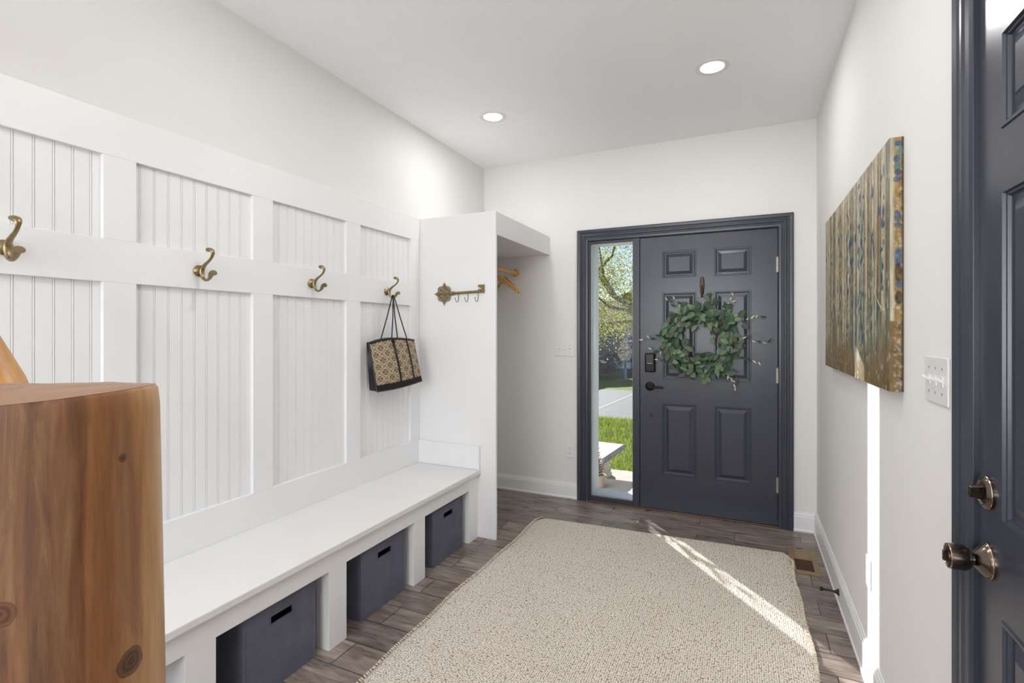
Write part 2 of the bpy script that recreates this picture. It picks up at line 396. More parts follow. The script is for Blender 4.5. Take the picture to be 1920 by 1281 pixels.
# ---------------------------------------------------------------- panelled door leaf
def leaf_mesh(W_, H_, T, cols_, rows_):
    """door face with moulded raised panels. local: u across, v up, depth d (0 = face, negative = out of face)"""
    mb = MB(); xs = sorted({0, W_, *[c for a in cols_ for c in a]}); zs = sorted({0, H_, *[r for a in rows_ for r in a]})
    F = []
    ispan = lambda x0, x1, z0, z1: any(abs(x0-a) < 1e-6 and abs(x1-b_) < 1e-6 for a, b_ in cols_) and any(abs(z0-a) < 1e-6 and abs(z1-b_) < 1e-6 for a, b_ in rows_)
    for i in range(len(xs)-1):
        for j in range(len(zs)-1):
            x0, x1, z0, z1 = xs[i], xs[i+1], zs[j], zs[j+1]
            if not ispan(x0, x1, z0, z1): F.append([(x0, z0, 0), (x1, z0, 0), (x1, z1, 0), (x0, z1, 0)]); continue
            steps = [(0, 0), (.002, -.003), (.007, -.003), (.009, .002), (.013, .0025), (.015, .0075), (.018, .0085), (.025, .0085), (.043, .0025), (.047, .0005)]
            for k in range(len(steps)-1):
                (a, da), (c_, dc) = steps[k], steps[k+1]
                A = [(x0+a, z0+a, da), (x1-a, z0+a, da), (x1-a, z1-a, da), (x0+a, z1-a, da)]
                B = [(x0+c_, z0+c_, dc), (x1-c_, z0+c_, dc), (x1-c_, z1-c_, dc), (x0+c_, z1-c_, dc)]
                for q in range(4): F.append([A[q], A[(q+1) % 4], B[(q+1) % 4], B[q]])
            a, da = steps[-1]; F.append([(x0+a, z0+a, da), (x1-a, z0+a, da), (x1-a, z1-a, da), (x0+a, z1-a, da)])
    # edges and back
    c0 = [(0, 0), (W_, 0), (W_, H_), (0, H_)]
    for q in range(4):
        a, b_ = c0[q], c0[(q+1) % 4]; F.append([(a[0], a[1], 0), (b_[0], b_[1], 0), (b_[0], b_[1], T), (a[0], a[1], T)])
    F.append([(p[0], p[1], T) for p in c0][::-1])
    return F
def put_faces(F, fn, name, mat, parent):
    mb = MB()
    for f_ in F: mb.add([fn(*p) for p in f_], [(0, 1, 2, 3)])
    o = mb.build(name, mat, parent, fix=False)
    bm = bmesh.new(); bm.from_mesh(o.data); bmesh.ops.remove_doubles(bm, verts=bm.verts, dist=1e-5); bmesh.ops.recalc_face_normals(bm, faces=bm.faces); bm.to_mesh(o.data); bm.free()
    return o
# front door
d1 = sroot('door_1', (-.26, YF, 0)); d1['label'] = 'charcoal six-panel front door hung with a green wreath'
LX0, LX1, LZ0, LZ1 = -.7165, .2015, .012, 2.034
F = leaf_mesh(LX1-LX0, LZ1-LZ0, .045, [(.1605, .3985), (.5195, .7575)], [(.26, .79), (.966, 1.606), (1.714, 1.914)])
put_faces(F, lambda u, v_, d: (LX0+u, YF+.003+d, LZ0+v_), 'door_leaf', M['dark'], d1)
# jambs / mullion / head, all dark
fr = MB()
fr.box(.2045, OX1, YF-.001, YF+.12, 0, OZ).box(-.772, -.7195, YF-.006, YF+.10, 0, 2.037).box(OX0, OX1, YF-.001, YF+.12, 2.037, OZ)
fr.box(-.7195, .2045, YF+.052, YF+.12, 0, 2.037)      # stop and weather side behind the leaf
fr.build('door_frame', M['darktrim'], d1, bevel=.0015)
MB().box(OX0, OX1, YF-.012, YF+.12, 0, .011).build('threshold', M['brickline'], d1, bevel=.003)
for z in (1.784, 1.030, .287):      # hinges
    h = MB().box(.194, .210, YF-.004, YF+.001, z-.05, z+.05)
    for k in range(5): h.lathe([(.0065, 0), (.0065, .0185)], (.2025, YF-.008, z-.049+k*.0197), seg=12)
    h.lathe([(.003, 0), (.0055, .003), (.003, .008)], (.2025, YF-.008, z+.0495), seg=10)
    h.build('hinge', M['steel'], d1)
# keypad deadbolt
k_ = MB().box(-.678, -.604, YF-.030, YF+.003, 1.028, 1.170).build('keypad_lock', M['black'], d1, bevel=.009, seg=3)
MB().box(-.668, -.614, YF-.0325, YF-.0295, 1.098, 1.160).build('keypad_window', simple('black_gloss', L(8, 8, 9), .35), k_, bevel=.002)
MB().box(-.660, -.622, YF-.033, YF-.029, 1.0935, 1.0955).build('indicator_line', M['steel'], k_)
# lever
lv = MB().lathe([(.0, .0), (.034, .0), (.034, -.006), (.030, -.010), (.022, -.012), (.013, -.014), (.012, -.045), (.0, -.047)][::-1], (-.644, YF+.003, .921), (0, 1, 0), 28)
lv.tube([(-.644, YF-.040, .921), (-.60, YF-.042, .919), (-.545, YF-.040, .915)], [.010, .008, .0065], 12)
lv.build('lever_handle', M['black'], d1, smooth=True)
MB().lathe([(.0, -.006), (.009, -.006), (.011, -.004), (.011, .003)], (-.637, YF, .707), (0, 1, 0), 20).build('door_bolt', M['bronze'], d1, smooth=True)

# sidelight
w1 = sroot('window_1', (-.935, YF, 0)); w1['label'] = 'narrow sidelight pane beside the charcoal front door'
f_ = MB(); SX0, SX1, SZ0, SZ1 = -1.098, -.772, .045, 2.014
f_.box(OX0, SX0, YF-.004, YF+.03, 0.011, 2.037).box(SX0, SX1, YF-.004, YF+.03, .011, SZ0).box(SX0, SX1, YF-.004, YF+.03, SZ1, 2.037)
f_.box(-.7725, -.766, YF+.0, YF+.03, .011, 2.037)
f_.build('sash', M['darktrim'], w1, bevel=.002)
bd = MB().box(SX0, SX0+.004, YF+.012, YF+.02, SZ0, SZ1).box(SX1-.004, SX1, YF+.012, YF+.02, SZ0, SZ1).box(SX0, SX1, YF+.012, YF+.02, SZ0, SZ0+.005).box(SX0, SX1, YF+.012, YF+.02, SZ1-.005, SZ1)
bd.build('glazing_bead', M['steel'], w1)
MB().box(SX0, SX1, YF+.014, YF+.018, SZ0, SZ1).build('pane', M['glass'], w1)
ex = MB().box(OX0-.05, SX0, YF+.03, YF+.235, -.05, 2.08).box(OX0-.06, -1.112, YF+.235, YF+.258, -.05, 2.13)
ex.box(SX0, .25, YF+.12, YF+.235, 2.03, 2.10).box(OX0-.06, .34, YF+.235, YF+.258, 2.032, 2.14).box(.20, .32, YF+.12, YF+.258, -.05, 2.08)
ex.box(SX0, .22, YF+.03, YF+.235, -.06, .035)
struct(ex.build('trim_3', M['ext_white'], bevel=.002))

# near door on the right wall
d2 = sroot('door_2', (XR, 1.32, 0)); d2['label'] = 'charcoal panelled interior door at the right edge with bronze knob'
F = leaf_mesh(.912, 2.022, .045, [(.103, .385), (.527, .809)], [(.26, .791), (.966, 1.577), (1.688, 1.866)])
put_faces(F, lambda u, v_, d: (XR-.003+d, 1.316-u, .012+v_), 'door_leaf', M['dark'], d2)
j = MB().box(XR, XR+.06, 1.3175, DY1+.001, 0, DZ).box(XR, XR+.06, DY0, .4035, 0, DZ).box(XR, XR+.06, DY0, DY1, 2.036, DZ)
j.build('door_frame', M['blackgap'], d2)
KY, KZ, DBZ = 1.268, .888, 1.019; X0 = XR-.003
ro = MB().lathe([(0, 0), (.034, 0), (.034, .004), (.030, .010), (.017, .020), (.012, .024), (.012, .034), (.014, .036)], (X0, KY, KZ), (-1, 0, 0), 36).build('rose', M['nickel'], d2, smooth=True)
MB().torus((X0-.004, KY, KZ), .0335, .0014, (1, 0, 0), 36, 6).build('rose_edge', M['nickeledge'], ro, smooth=True)
kn = MB().lathe([(0, .028), (.012, .028), (.0195, .031), (.0240, .038), (.0248, .054), (.0238, .061), (.021, .063), (.019, .061), (0, .060)], (X0, KY, KZ), (-1, 0, 0), 40).build('knob', M['nickel'], d2, smooth=True)
MB().torus((X0-.062, KY, KZ), .0224, .0016, (1, 0, 0), 40, 6).build('knob_edge', M['nickeledge'], kn, smooth=True)
MB().box(X0-.071, X0-.059, KY-.003, KY+.003, KZ-.010, KZ+.010).lathe([(0, .059), (.009, .059), (.009, .063), (0, .063)], (X0, KY, KZ), (-1, 0, 0), 20).build('turn_button', M['nickel'], kn, bevel=.001)
db = MB().lathe([(0, 0), (.032, 0), (.032, .005), (.028, .010), (.024, .011), (.022, .008), (0, .010)], (X0, KY+.002, DBZ), (-1, 0, 0), 36).build('deadbolt_plate', M['nickel'], d2, smooth=True)
MB().torus((X0-.005, KY+.002, DBZ), .0315, .0014, (1, 0, 0), 36, 6).build('plate_edge', M['nickeledge'], db, smooth=True)
R_ = Matrix.Rotation(math.radians(18), 3, 'X')
MB().prism([(-.010, -.004), (.010, -.004), (.010, .004), (-.010, .004)], lambda a, q: Vector((X0-.008, KY+.002, DBZ))+R_@Vector((0, q, a*1.6)), lambda a, q: Vector((X0-.030, KY+.002, DBZ))+R_@Vector((0, q*.8, a*1.15))).build('thumb_turn', M['nickel'], db, bevel=.0015)

# ---------------------------------------------------------------- wall panelling on the left
PX = -2.02      # face of the boards
pan = thing('wall_paneling', 'white board-and-batten wall panelling with beadboard insets above the built-in bench', 'wall panelling', (XL, 1.65, .44))
cols_ = [(.517, 1.002), (1.107, 1.591), (1.697, 2.182), (2.294, 2.778)]
MB().box(XL, PX, .41, 2.885, 1.948, 2.104).build('top_rail', M['white'], pan, bevel=.0015)
MB().box(XL, PX, .41, 2.885, .44, .597).build('bottom_rail', M['white'], pan, bevel=.0015)
MB().box(XL, PX, .41, 2.885, 1.504, 1.655).build('hook_rail', M['white'], pan, bevel=.0015)
for y0, y1 in ((.41, .517), (1.002, 1.107), (1.591, 1.697), (2.182, 2.294), (2.778, 2.885)):
    b = MB()
    for z0, z1 in ((.597, 1.504), (1.655, 1.948)): b.box(XL, PX, y0, y1, z0, z1)
    b.build('stile', M['white'], pan, bevel=.0008)
BX = -2.037
for y0, y1 in cols_:
    for z0, z1 in ((.597, 1.504), (1.655, 1.948)):
        pts = [(BX, y0)]; k = math.ceil((y0-.768-.004)/.0513)
        while .768+.0513*k < y1-.006:
            yc = .768+.0513*k
            if yc > y0+.006: pts += [(BX, yc-.0042), (BX-.0025, yc-.0034), (BX-.0025, yc-.0026), (BX, yc-.0016), (BX+.0006, yc), (BX, yc+.0016), (BX-.0025, yc+.0026), (BX-.0025, yc+.0034), (BX, yc+.0042)]
            k += 1
        pts.append((BX, y1)); n_ = len(pts)
        vs = [(x, y, z) for z in (z0, z1) for x, y in pts]
        MB().add(vs, [(i, i+1, i+1+n_, i+n_) for i in range(n_-1)]).build('beadboard', M['white'], pan)

# ---------------------------------------------------------------- bench
BF = -1.57
bn = thing('storage_bench', 'long white built-in bench with open cubbies along the panelled left wall', 'bench', (-1.8, 1.65, 0))
MB().box(XL, -1.548, .395, 2.885, .412, .440).build('seat', M['bench_white'], bn, bevel=.004)
MB().box(XL, PX+.001, .395, 2.885, .33, .41).box(-1.592, BF, .395, 2.885, .330, .412).build('top_rail', M['white'], bn, bevel=.0012)
MB().box(-1.585, -1.561, .395, 2.885, .398, .412).build('seat_moulding', M['white'], bn, bevel=.006, seg=3)
for y0, y1 in ((.395, .50), (.998, 1.099), (1.594, 1.696), (2.187, 2.289), (2.770, 2.885)):
    MB().box(XL+.001, BF, y0, y1, 0, .3305).build('divider', M['white'], bn, bevel=.0012)
MB().box(PX, -1.551, 2.865, 2.885, .4405, .592).build('end_board', M['white'], bn, bevel=.003)

# ---------------------------------------------------------------- fabric bins
def make_bin():
    r = thing('storage_bin', '', 'bin', (0, 0, 0))
    w, d, h, t = .325, .32, .312, .004
    b = MB()      # local: front face at x=0, extends to -x, y 0..w
    hz0, hz1, hy0, hy1 = .243, .272, w/2-.05, w/2+.05
    b.box(-t, 0, 0, w, 0, hz0).box(-t, 0, 0, w, hz1, h).box(-t, 0, 0, hy0, hz0, hz1).box(-t, 0, hy1, w, hz0, hz1)
    b.build('front_panel', M['fabric'], r)
    b = MB().box(-d, -t, 0, t, 0, h).box(-d, -t, w-t, w, 0, h).box(-d, -d+t, t, w-t, 0, h).box(-d, -t, t, w-t, 0, t)
    b.build('body', M['fabric'], r)
    b = MB()
    for a in ((hy0-.004, hy1+.004, hz0-.004, hz0), (hy0-.004, hy1+.004, hz1, hz1+.004), (hy0-.004, hy0, hz0, hz1), (hy1, hy1+.004, hz0, hz1)):
        b.box(-.001, .0025, a[0], a[1], a[2], a[3])
    b.build('handle_rim', M['fabric'], r)
    b = MB().tube([(0, .002, .0), (0, .002, h)], .003, 8).tube([(0, w-.002, 0), (0, w-.002, h)], .003, 8).tube([(0, 0, h), (0, w, h)], .003, 8)
    b.build('piping', M['fabric'], r)
    return r
bin0 = make_bin()
for k, (y, x, lab) in enumerate([(1.217, -1.596, 'grey fabric bin with handle slot in the nearest cubby of the white bench'), (1.815, -1.594, 'grey fabric bin in the middle cubby of the white bench, between the other two'), (2.392, -1.590, 'grey fabric bin in the far cubby of the bench, next to the closet panel')]):
    o = bin0 if k == 0 else copy_tree(bin0)
    o.location = (x, y, .001); o['label'] = lab; o['group'] = 'grey fabric bins under the bench'

# ---------------------------------------------------------------- closet
cl = thing('open_closet', 'white open coat closet with tall side panel and top shelf in the corner', 'closet', (-1.74, 3.38, 0))
MB().box(XL, -1.44, 2.885, 2.905, 0, 2.100).build('side_panel', M['white'], cl, bevel=.002)
MB().box(XL, -1.459, 2.905, YF-.001, 2.08, 2.099).box(XL, -1.459, 2.905, YF-.001, 1.956, 1.972).build('shelf', M['white'], cl)
MB().box(-1.459, -1.441, 2.905, YF-.001, 1.951, 2.0995).build('fascia', M['white'], cl, bevel=.0015)
rd = thing('closet_rod', 'round beech closet rod under the white closet shelf', 'rod', (-1.744, 3.38, 1.82))
MB().tube([(-1.744, 2.906, 1.82), (-1.744, YF-.001, 1.82)], .0175, 20).build('rod', M['beech'], rd, smooth=True)
for y, s_ in ((YF-.001, -1), (2.906, 1)):
    MB().lathe([(.0185, .0), (.032, .0), (.032, .010), (.026, .018), (.0205, .019), (.0185, .019)], (-1.744, y, 1.82), (0, s_, 0), 28).build('rod_socket', M['beech'], rd, smooth=True)
def make_hanger():
    r = thing('coat_hanger', '', 'hanger', (0, 0, 0))
    top = [(-.225, -.135), (-.21, -.112), (-.15, -.075), (-.09, -.035), (-.045, -.006), (-.02, .004), (0, .008), (.02, .004), (.045, -.006), (.09, -.035), (.15, -.075), (.21, -.112), (.225, -.135)]
    bot = [(.215, -.150), (.16, -.113), (.10, -.078), (.05, -.052), (0, -.042), (-.05, -.052), (-.10, -.078), (-.16, -.113), (-.215, -.150)]
    MB().prism(top+bot, lambda a, q: (a, -.006, q), lambda a, q: (a, .006, q)).build('body', M['beech'], r, bevel=.003)
    pts = [(0, 0, .004), (0, 0, .03)]+[(.0+.0215*math.cos(a)-.0, 0, .0525+.0215*math.sin(a)) for a in [math.radians(x) for x in range(-90, 151, 20)]]
    MB().tube(pts, .0016, 8).build('hook', M['steel'], r)
    return r
hg = make_hanger(); hg.location = (-1.744, 3.66, 1.766); hg.rotation_euler = (0, 0, math.radians(-35))
hg['label'] = 'beech coat hanger on the closet rod, nearest the front wall'; hg['group'] = 'beech hangers on the closet rod'
h2 = copy_tree(hg); h2.location = (-1.744, 3.50, 1.766); h2.rotation_euler = (0, 0, math.radians(-18)); h2['label'] = 'beech coat hanger half hidden behind the white closet side panel'
for h_ in (hg, h2): h_.location.z = 1.8375-.0740+.0016

# ---------------------------------------------------------------- coat hooks
def make_hook():
    r = thing('coat_hook', '', 'coat hook', (0, 0, 0))      # local: rosette at origin on the board face, +x out of the wall
    MB().lathe([(0, 0), (.0225, 0), (.0235, .004), (.019, .008), (.016, .013), (.009, .016), (.0085, .022), (0, .023)], (0, 0, 0), (1, 0, 0), 28).build('rosette', M['brass'], r, smooth=True)
    for s_ in (-1, 1): MB().lathe([(0, .0), (.004, .0), (.004, .010), (.002, .012), (0, .012)], (0, s_*.016*.3, s_*.018), (1, 0, 0), 12).build('screw', M['bronze'], r, smooth=True)
    def bez(p, n_=18):
        out = []
        for i in range(n_+1):
            t = i/n_; out.append(sum((Vector(q)*(math.comb(3, k)*(1-t)**(3-k)*t**k) for k, q in enumerate(p)), Vector()))
        return out
    up = bez([(.022, 0, -.012), (.018, 0, .030), (.080, 0, .030), (.088, 0, .062)], 16)+bez([(.088, 0, .062), (.090, 0, .074), (.082, 0, .080), (.066, 0, .0815)], 6)[1:]
    n_ = len(up); rr = [.0105-.0042*min(1, i/12)+(.0085*max(0, (i-15)/7)) for i in range(n_)]
    b = MB(); b.tube(up, rr, 14, flat=.62)
    lo = bez([(.022, 0, .004), (.018, 0, -.045), (.062, 0, -.052), (.076, 0, -.022)], 14)+bez([(.076, 0, -.022), (.079, 0, -.014), (.086, 0, -.012), (.094, 0, -.012)], 5)[1:]
    n_ = len(lo); b.tube(lo, [.0105-.0036*min(1, i/8)+(.0085*max(0, (i-11)/8)) for i in range(n_)], 14, flat=.7)
    b.build('hook', M['brass'], r, smooth=True)
    return r
hk = make_hook()
for k, (y, z, lab) in enumerate([(.742, 1.582, 'double brass coat hook nearest the log post, leftmost of the four'), (1.338, 1.577, 'double brass coat hook second from the left on the white rail'), (1.927, 1.577, 'double brass coat hook third along, just left of the one holding the handbag'), (2.527, 1.579, 'double brass coat hook that the patterned handbag hangs from')]):
    o = hk if k == 0 else copy_tree(hk)
    o.location = (PX, y, z); o['label'] = lab; o['group'] = 'brass coat hooks on the hook rail'

# ---------------------------------------------------------------- handbag
bag = thing('handbag', 'beige and black patterned tote bag hanging from the last brass hook', 'handbag', (-1.95, 2.52, 1.0))
NU, NV = 230, 190
def lerp_pts(pts, t):
    n_ = len(pts)-1; x = t*n_; i = min(int(x), n_-1); f = x-i
    p0 = pts[max(i-1, 0)]; p1 = pts[i]; p2 = pts[i+1]; p3 = pts[min(i+2, n_)]
    return tuple(.5*((2*b_)+(-a+c_)*f+(2*a-5*b_+4*c_-d)*f*f+(-a+3*b_-3*c_+d)*f**3) for a, b_, c_, d in zip(p0, p1, p2, p3))
TOP = [(-1.992, 2.333, 1.262), (-1.962, 2.405, 1.280), (-1.944, 2.495, 1.289), (-1.934, 2.60, 1.286), (-1.944, 2.712, 1.276)]
BOT = [(-1.945, 2.350, .980), (-1.917, 2.44, .985), (-1.903, 2.54, .992), (-1.895, 2.64, 1.002), (-1.899, 2.735, 1.012)]
def bagpt(s_, t):
    a = Vector(lerp_pts(TOP, s_)); b_ = Vector(lerp_pts(BOT, s_)); p = b_.lerp(a, t)
    p.x += .008*math.sin(PI*s_)*math.sin(PI*t); return p
BEIGE = np.array(L(176, 158, 130)[:3]); INK = np.array(L(38, 32, 34)[:3])
BW, BH = .345, .285
def bagcol(s_, t):
    x = s_*BW; z = t*BH
    if t < .125 or z > BH-.008: return INK*.8
    if abs(x-.166) < .0075 or abs(x-.268) < .0075: return INK*.85
    P = .072; Q = .069
    # diagonal lattice
    u = (x/P+z/Q) % 1.0; w = (x/P-z/Q) % 1.0
    du = min(u, 1-u); dw = min(w, 1-w)
    stitch = (math.sin((x-z)*2*PI/.0045) > -.35) if du < .05 else (math.sin((x+z)*2*PI/.0045) > -.35)
    if (du < .045 or dw < .045) and stitch: return INK
    # medallion in each diamond
    A = x/P+z/Q; B = x/P-z/Q; ca = math.floor(A)+.5; cb = math.floor(B)+.5
    cx = (ca+cb)/2*P; cz = (ca-cb)/2*Q; dx, dz = x-cx, z-cz; r = math.hypot(dx, dz)
    if .0142 < r < .0168: return INK
    if r < .0142:
        ang = math.atan2(dz, dx); m4 = abs(((ang+PI/4) % (PI/2))-PI/4)      # 0 on the four arms
        lat = r*math.sin(m4); ax = r*math.cos(m4)
        if (lat < .0015 and ax > .0014) or (.0088 < ax < .0112 and lat < .0066) or (.0048 < ax < .0062 and lat < .0042): return INK
    return BEIGE
vs = []; cs = []
for j in range(NV+1):
    for i in range(NU+1):
        vs.append(bagpt(i/NU, j/NV)); cs.append(tuple(bagcol(i/NU, j/NV)))
b = MB(); b.add(vs, [(j*(NU+1)+i, j*(NU+1)+i+1, (j+1)*(NU+1)+i+1, (j+1)*(NU+1)+i) for j in range(NV) for i in range(NU)]); b.c = cs
o = b.build('front_panel', M['jacquard'], bag, cols=True, fix=False)
for p in o.data.polygons: p.use_smooth = True
# back, gussets, bottom (leather)
back = lambda s_, t: Vector((-2.012+.004*math.sin(PI*s_), 2.335+(.385*s_)+(.028*(1-t)), 0))
def backpt(s_, t):
    f_ = bagpt(s_, t); q = back(s_, t); return Vector((min(q.x, f_.x-.012), q.y, f_.z+.004))
b = MB(); m_ = 10
P = lambda s_, t: bagpt(s_, t)
for s_ in (0, 1):
    vs = []
    for j in range(m_+1):
        t = j/m_; a = P(s_, t); q = backpt(s_, t)
        mid = (a+q)/2+Vector((0, (.018 if s_ == 0 else -.018)*t, 0)); vs += [a, mid, q]
    b.add(vs, [(3*j+k, 3*j+k+1, 3*j+k+4, 3*j+k+3) for j in range(m_) for k in (0, 1)])
vs = []
for i in range(m_+1):
    for j in range(m_+1): vs.append(backpt(i/m_, j/m_))
b.add(vs, [(i*(m_+1)+j, i*(m_+1)+j+1, (i+1)*(m_+1)+j+1, (i+1)*(m_+1)+j) for i in range(m_) for j in range(m_)])
vs = []
for i in range(m_+1): vs += [P(i/m_, 0), backpt(i/m_, 0)]
b.add(vs, [(2*i, 2*i+1, 2*i+3, 2*i+2) for i in range(m_)])
b.build('body', M['leather'], bag, smooth=True)
b = MB()
b.tube([P(i/20, 1)+Vector((-.001, 0, 0)) for i in range(21)], .004, 8)
b.tube([P(0, i/12)+Vector((0, 0, 0)) for i in range(13)], .004, 8)
b.tube([P(i/20, 0) for i in range(21)], .004, 8)
b.build('trim', M['leather'], bag, smooth=True)
HB = Vector((PX+.052, 2.527, 1.579-.037))
def strap(y0, y1, z0, side):
    f0 = P(y0, .985)+Vector((.002 if side > 0 else -.03, 0, 0)); f1 = P(y1, .985)+Vector((.002 if side > 0 else -.03, 0, 0))
    k = HB+Vector((.004*side, 0, .0108))
    pts = [f0-Vector((0, 0, .03)), f0, f0.lerp(k, .5)+Vector((0, .002, 0)), k-Vector((0, .007, .012)), k-Vector((0, .004, .002)), k, k-Vector((0, -.004, .002)), k+Vector((0, .007, -.012)), f1.lerp(k, .5)-Vector((0, .002, 0)), f1, f1-Vector((0, 0, .03))]
    MB().tube(pts, .0052, 10, flat=.4).build('strap', M['leather'], bag, smooth=True)
strap(.46, .79, 0, 1); strap(.32, .67, 0, -1)
b = MB(); t0 = P(.49, .97)+Vector((.008, 0, 0))
b.tube([t0+Vector((0, 0, .012)), t0-Vector((-.002, 0, .02)), t0-Vector((-.003, -.002, .045))], [.006, .005, .006], 10, flat=.5)
b.lathe([(0, 0), (.006, -.002), (.0075, -.012), (.006, -.016), (.010, -.034), (.012, -.045), (0, -.045)], t0-Vector((-.004, -.004, .042)), (0, 0, 1), 14)
b.build('tassel', M['leather'], bag, smooth=True)

# ---------------------------------------------------------------- key-shaped rack
KYY = 2.885
kr = thing('key_rack', 'ornate gold key-shaped rack with three small hooks on the closet side panel', 'key rack', (-1.7, KYY, 1.58))
b = MB(); kc = Vector((-1.822, KYY-.0065, 1.582))
for a in (45, 135, 225, 315):
    a = math.radians(a); d = Vector((math.cos(a), 0, math.sin(a)))
    b.torus(kc+d*.037, .021, .0034, (0, 1, 0), 20, 6)
    b.torus(kc+d*.037, .0105, .0024, (0, 1, 0), 14, 6)
    b.torus(kc+d*.037, .003, .003, (0, 1, 0), 8, 6)
    b.tube([kc, kc+d*.02], .004, 6)
for a in (0, 90, 180, 270):
    a = math.radians(a); d = Vector((math.cos(a), 0, math.sin(a))); e = Vector((-d.z, 0, d.x))
    b.torus(kc+d*.043+e*.007, .0085, .003, (0, 1, 0), 14, 6); b.torus(kc+d*.043-e*.007, .0085, .003, (0, 1, 0), 14, 6)
    b.tube([kc+d*.012, kc+d*.055, kc+d*.078], [.005, .005, .0015], 8)
    b.tube([kc+d*.058+e*.012, kc+d*.064, kc+d*.058-e*.012], [.002, .004, .002], 6)
b.torus(kc, .013, .0045, (0, 1, 0), 16, 6)
b.tube([(-1.765, KYY-.008, 1.583), (-1.735, KYY-.008, 1.584)], [.013, .009], 12)
for x in (-1.762, -1.75): b.torus((x, KYY-.008, 1.583), .011, .003, (1, 0, 0), 14, 6)
b.tube([(-1.75, KYY-.009, 1.583), (-1.52, KYY-.009, 1.590)], .0085, 14)

b.build('key_plate', M['aged'], kr, smooth=True)
MB().prism([(-1.562, 1.580), (-1.520, 1.580), (-1.520, 1.632), (-1.562, 1.632), (-1.562, 1.618), (-1.548, 1.618), (-1.548, 1.612), (-1.538, 1.612), (-1.538, 1.604), (-1.562, 1.604)], lambda p, q: (p, KYY-.014, q), lambda p, q: (p, KYY-.001, q)).build('key_bit', M['aged'], kr)
for x in (-1.712, -1.640, -1.566):
    MB().tube([(x, KYY-.006, 1.580), (x, KYY-.005, 1.545), (x-.002, KYY-.010, 1.529), (x-.004, KYY-.020, 1.524), (x-.006, KYY-.028, 1.530), (x-.008, KYY-.034, 1.546), (x-.009, KYY-.037, 1.552)], [.0017]*6+[.0026], 8).build('key_hook', M['bronze'], kr, smooth=True)

# ---------------------------------------------------------------- rug
rg = thing('area_rug', 'cream chunky woven area rug on the dark plank floor', 'rug', (-.54, 2.0, 0))
RX0, RX1, RY0, RY1 = -1.335, .252, .95, 3.395
def redge(y, side):
    base = RX0 if side == 0 else RX1
    w = .006*math.sin(y*5+side*2)+.004*math.sin(y*13+1+side)
    if y > RY1-.1: w += (.06 if side == 0 else -.045)*((y-RY1+.1)/.1)**2
    if side == 0 and y > 2.9: w += .0
    return base+w
NXR, NYR = 60, 110; vs = []
for j in range(NYR+1):
    for i in range(NXR+1):
        y = RY0+(RY1-RY0)*j/NYR; x0, x1 = redge(y, 0), redge(y, 1); t = i/NXR; x = x0+(x1-x0)*t
        yy = y+(.055*(t)*(j/NYR)**6)-.02*(1-t)*(j/NYR)**6
        e = min(1, min(t, 1-t)*NXR/1.6, min(j, NYR-j)/1.6)
        vs.append((x, yy, .0125*max(e, 0)**.5+.0012*math.sin(x*9)*math.sin(y*7)*e+.0005))
b = MB().add(vs, [(j*(NXR+1)+i, j*(NXR+1)+i+1, (j+1)*(NXR+1)+i+1, (j+1)*(NXR+1)+i) for j in range(NYR) for i in range(NXR)])
o = b.build('woven_field', M['rug'], rg, fix=False)
for p in o.data.polygons: p.use_smooth = True
b = MB()
for side in (0, 1):
    y = RY0+.01
    while y < RY1-.03:
        x = redge(y, side); sg = -1 if side == 0 else 1; q = random.uniform(-.003, .003); hgt = random.uniform(.006, .010)
        b.tube([(x-sg*.012, y+q, .011), (x+sg*.001, y+.004+q, .0075+hgt*.35), (x+sg*(.004+q), y+.007, .004)], [.0022, .0034, .0024], 6)
        y += .0125
b.build('binding', M['rug_edge'], rg, smooth=True)

# ---------------------------------------------------------------- floor register, door stop, plates
vt = thing('floor_vent', 'tan metal floor register with brown slats beside the rug corner', 'floor vent', (.31, 3.37, 0))
b = MB().box(.237, .262, 3.19, 3.553, 0, .005).box(.352, .380, 3.19, 3.553, 0, .005).box(.262, .352, 3.19, 3.228, 0, .005).box(.262, .352, 3.385, 3.553, 0, .005)
b.build('frame', M['tan'], vt, bevel=.0015)
MB().box(.268, .346, 3.395, 3.53, .005, .0075).build('cover_plate', M['tan'], vt, bevel=.0015)
MB().box(.285, .318, 3.533, 3.540, .004, .0085).build('damper_lever', M['slot'], vt)
b = MB()
for k in range(12): b.box(.262, .352, 3.231+k*.013, 3.237+k*.013, .0008, .0042)
b.build('slats', M['tandark'], vt)
MB().box(.262, .352, 3.228, 3.385, 0.0002, .0007).build('duct_shade_sheet', M['blackgap'], vt)  # black sheet stands in for the dark hollow under the slats

ds = thing('door_stop', 'dark bronze door stop sticking out of the right baseboard', 'door stop', (.413, 2.90, .06))
MB().lathe([(0, .0), (.016, .0), (.016, .003), (.009, .010), (.006, .020), (.0045, .026), (.0045, .068), (.006, .070)], (.4155, 2.90, .062), (-1, .06, 0), 18).build('stem', M['bronze'], ds, smooth=True)
MB().lathe([(0, .066), (.0085, .066), (.0095, .074), (.0085, .080), (0, .081)], (.4155, 2.90, .062), (-1, .06, 0), 18).build('tip', M['black'], ds, smooth=True)

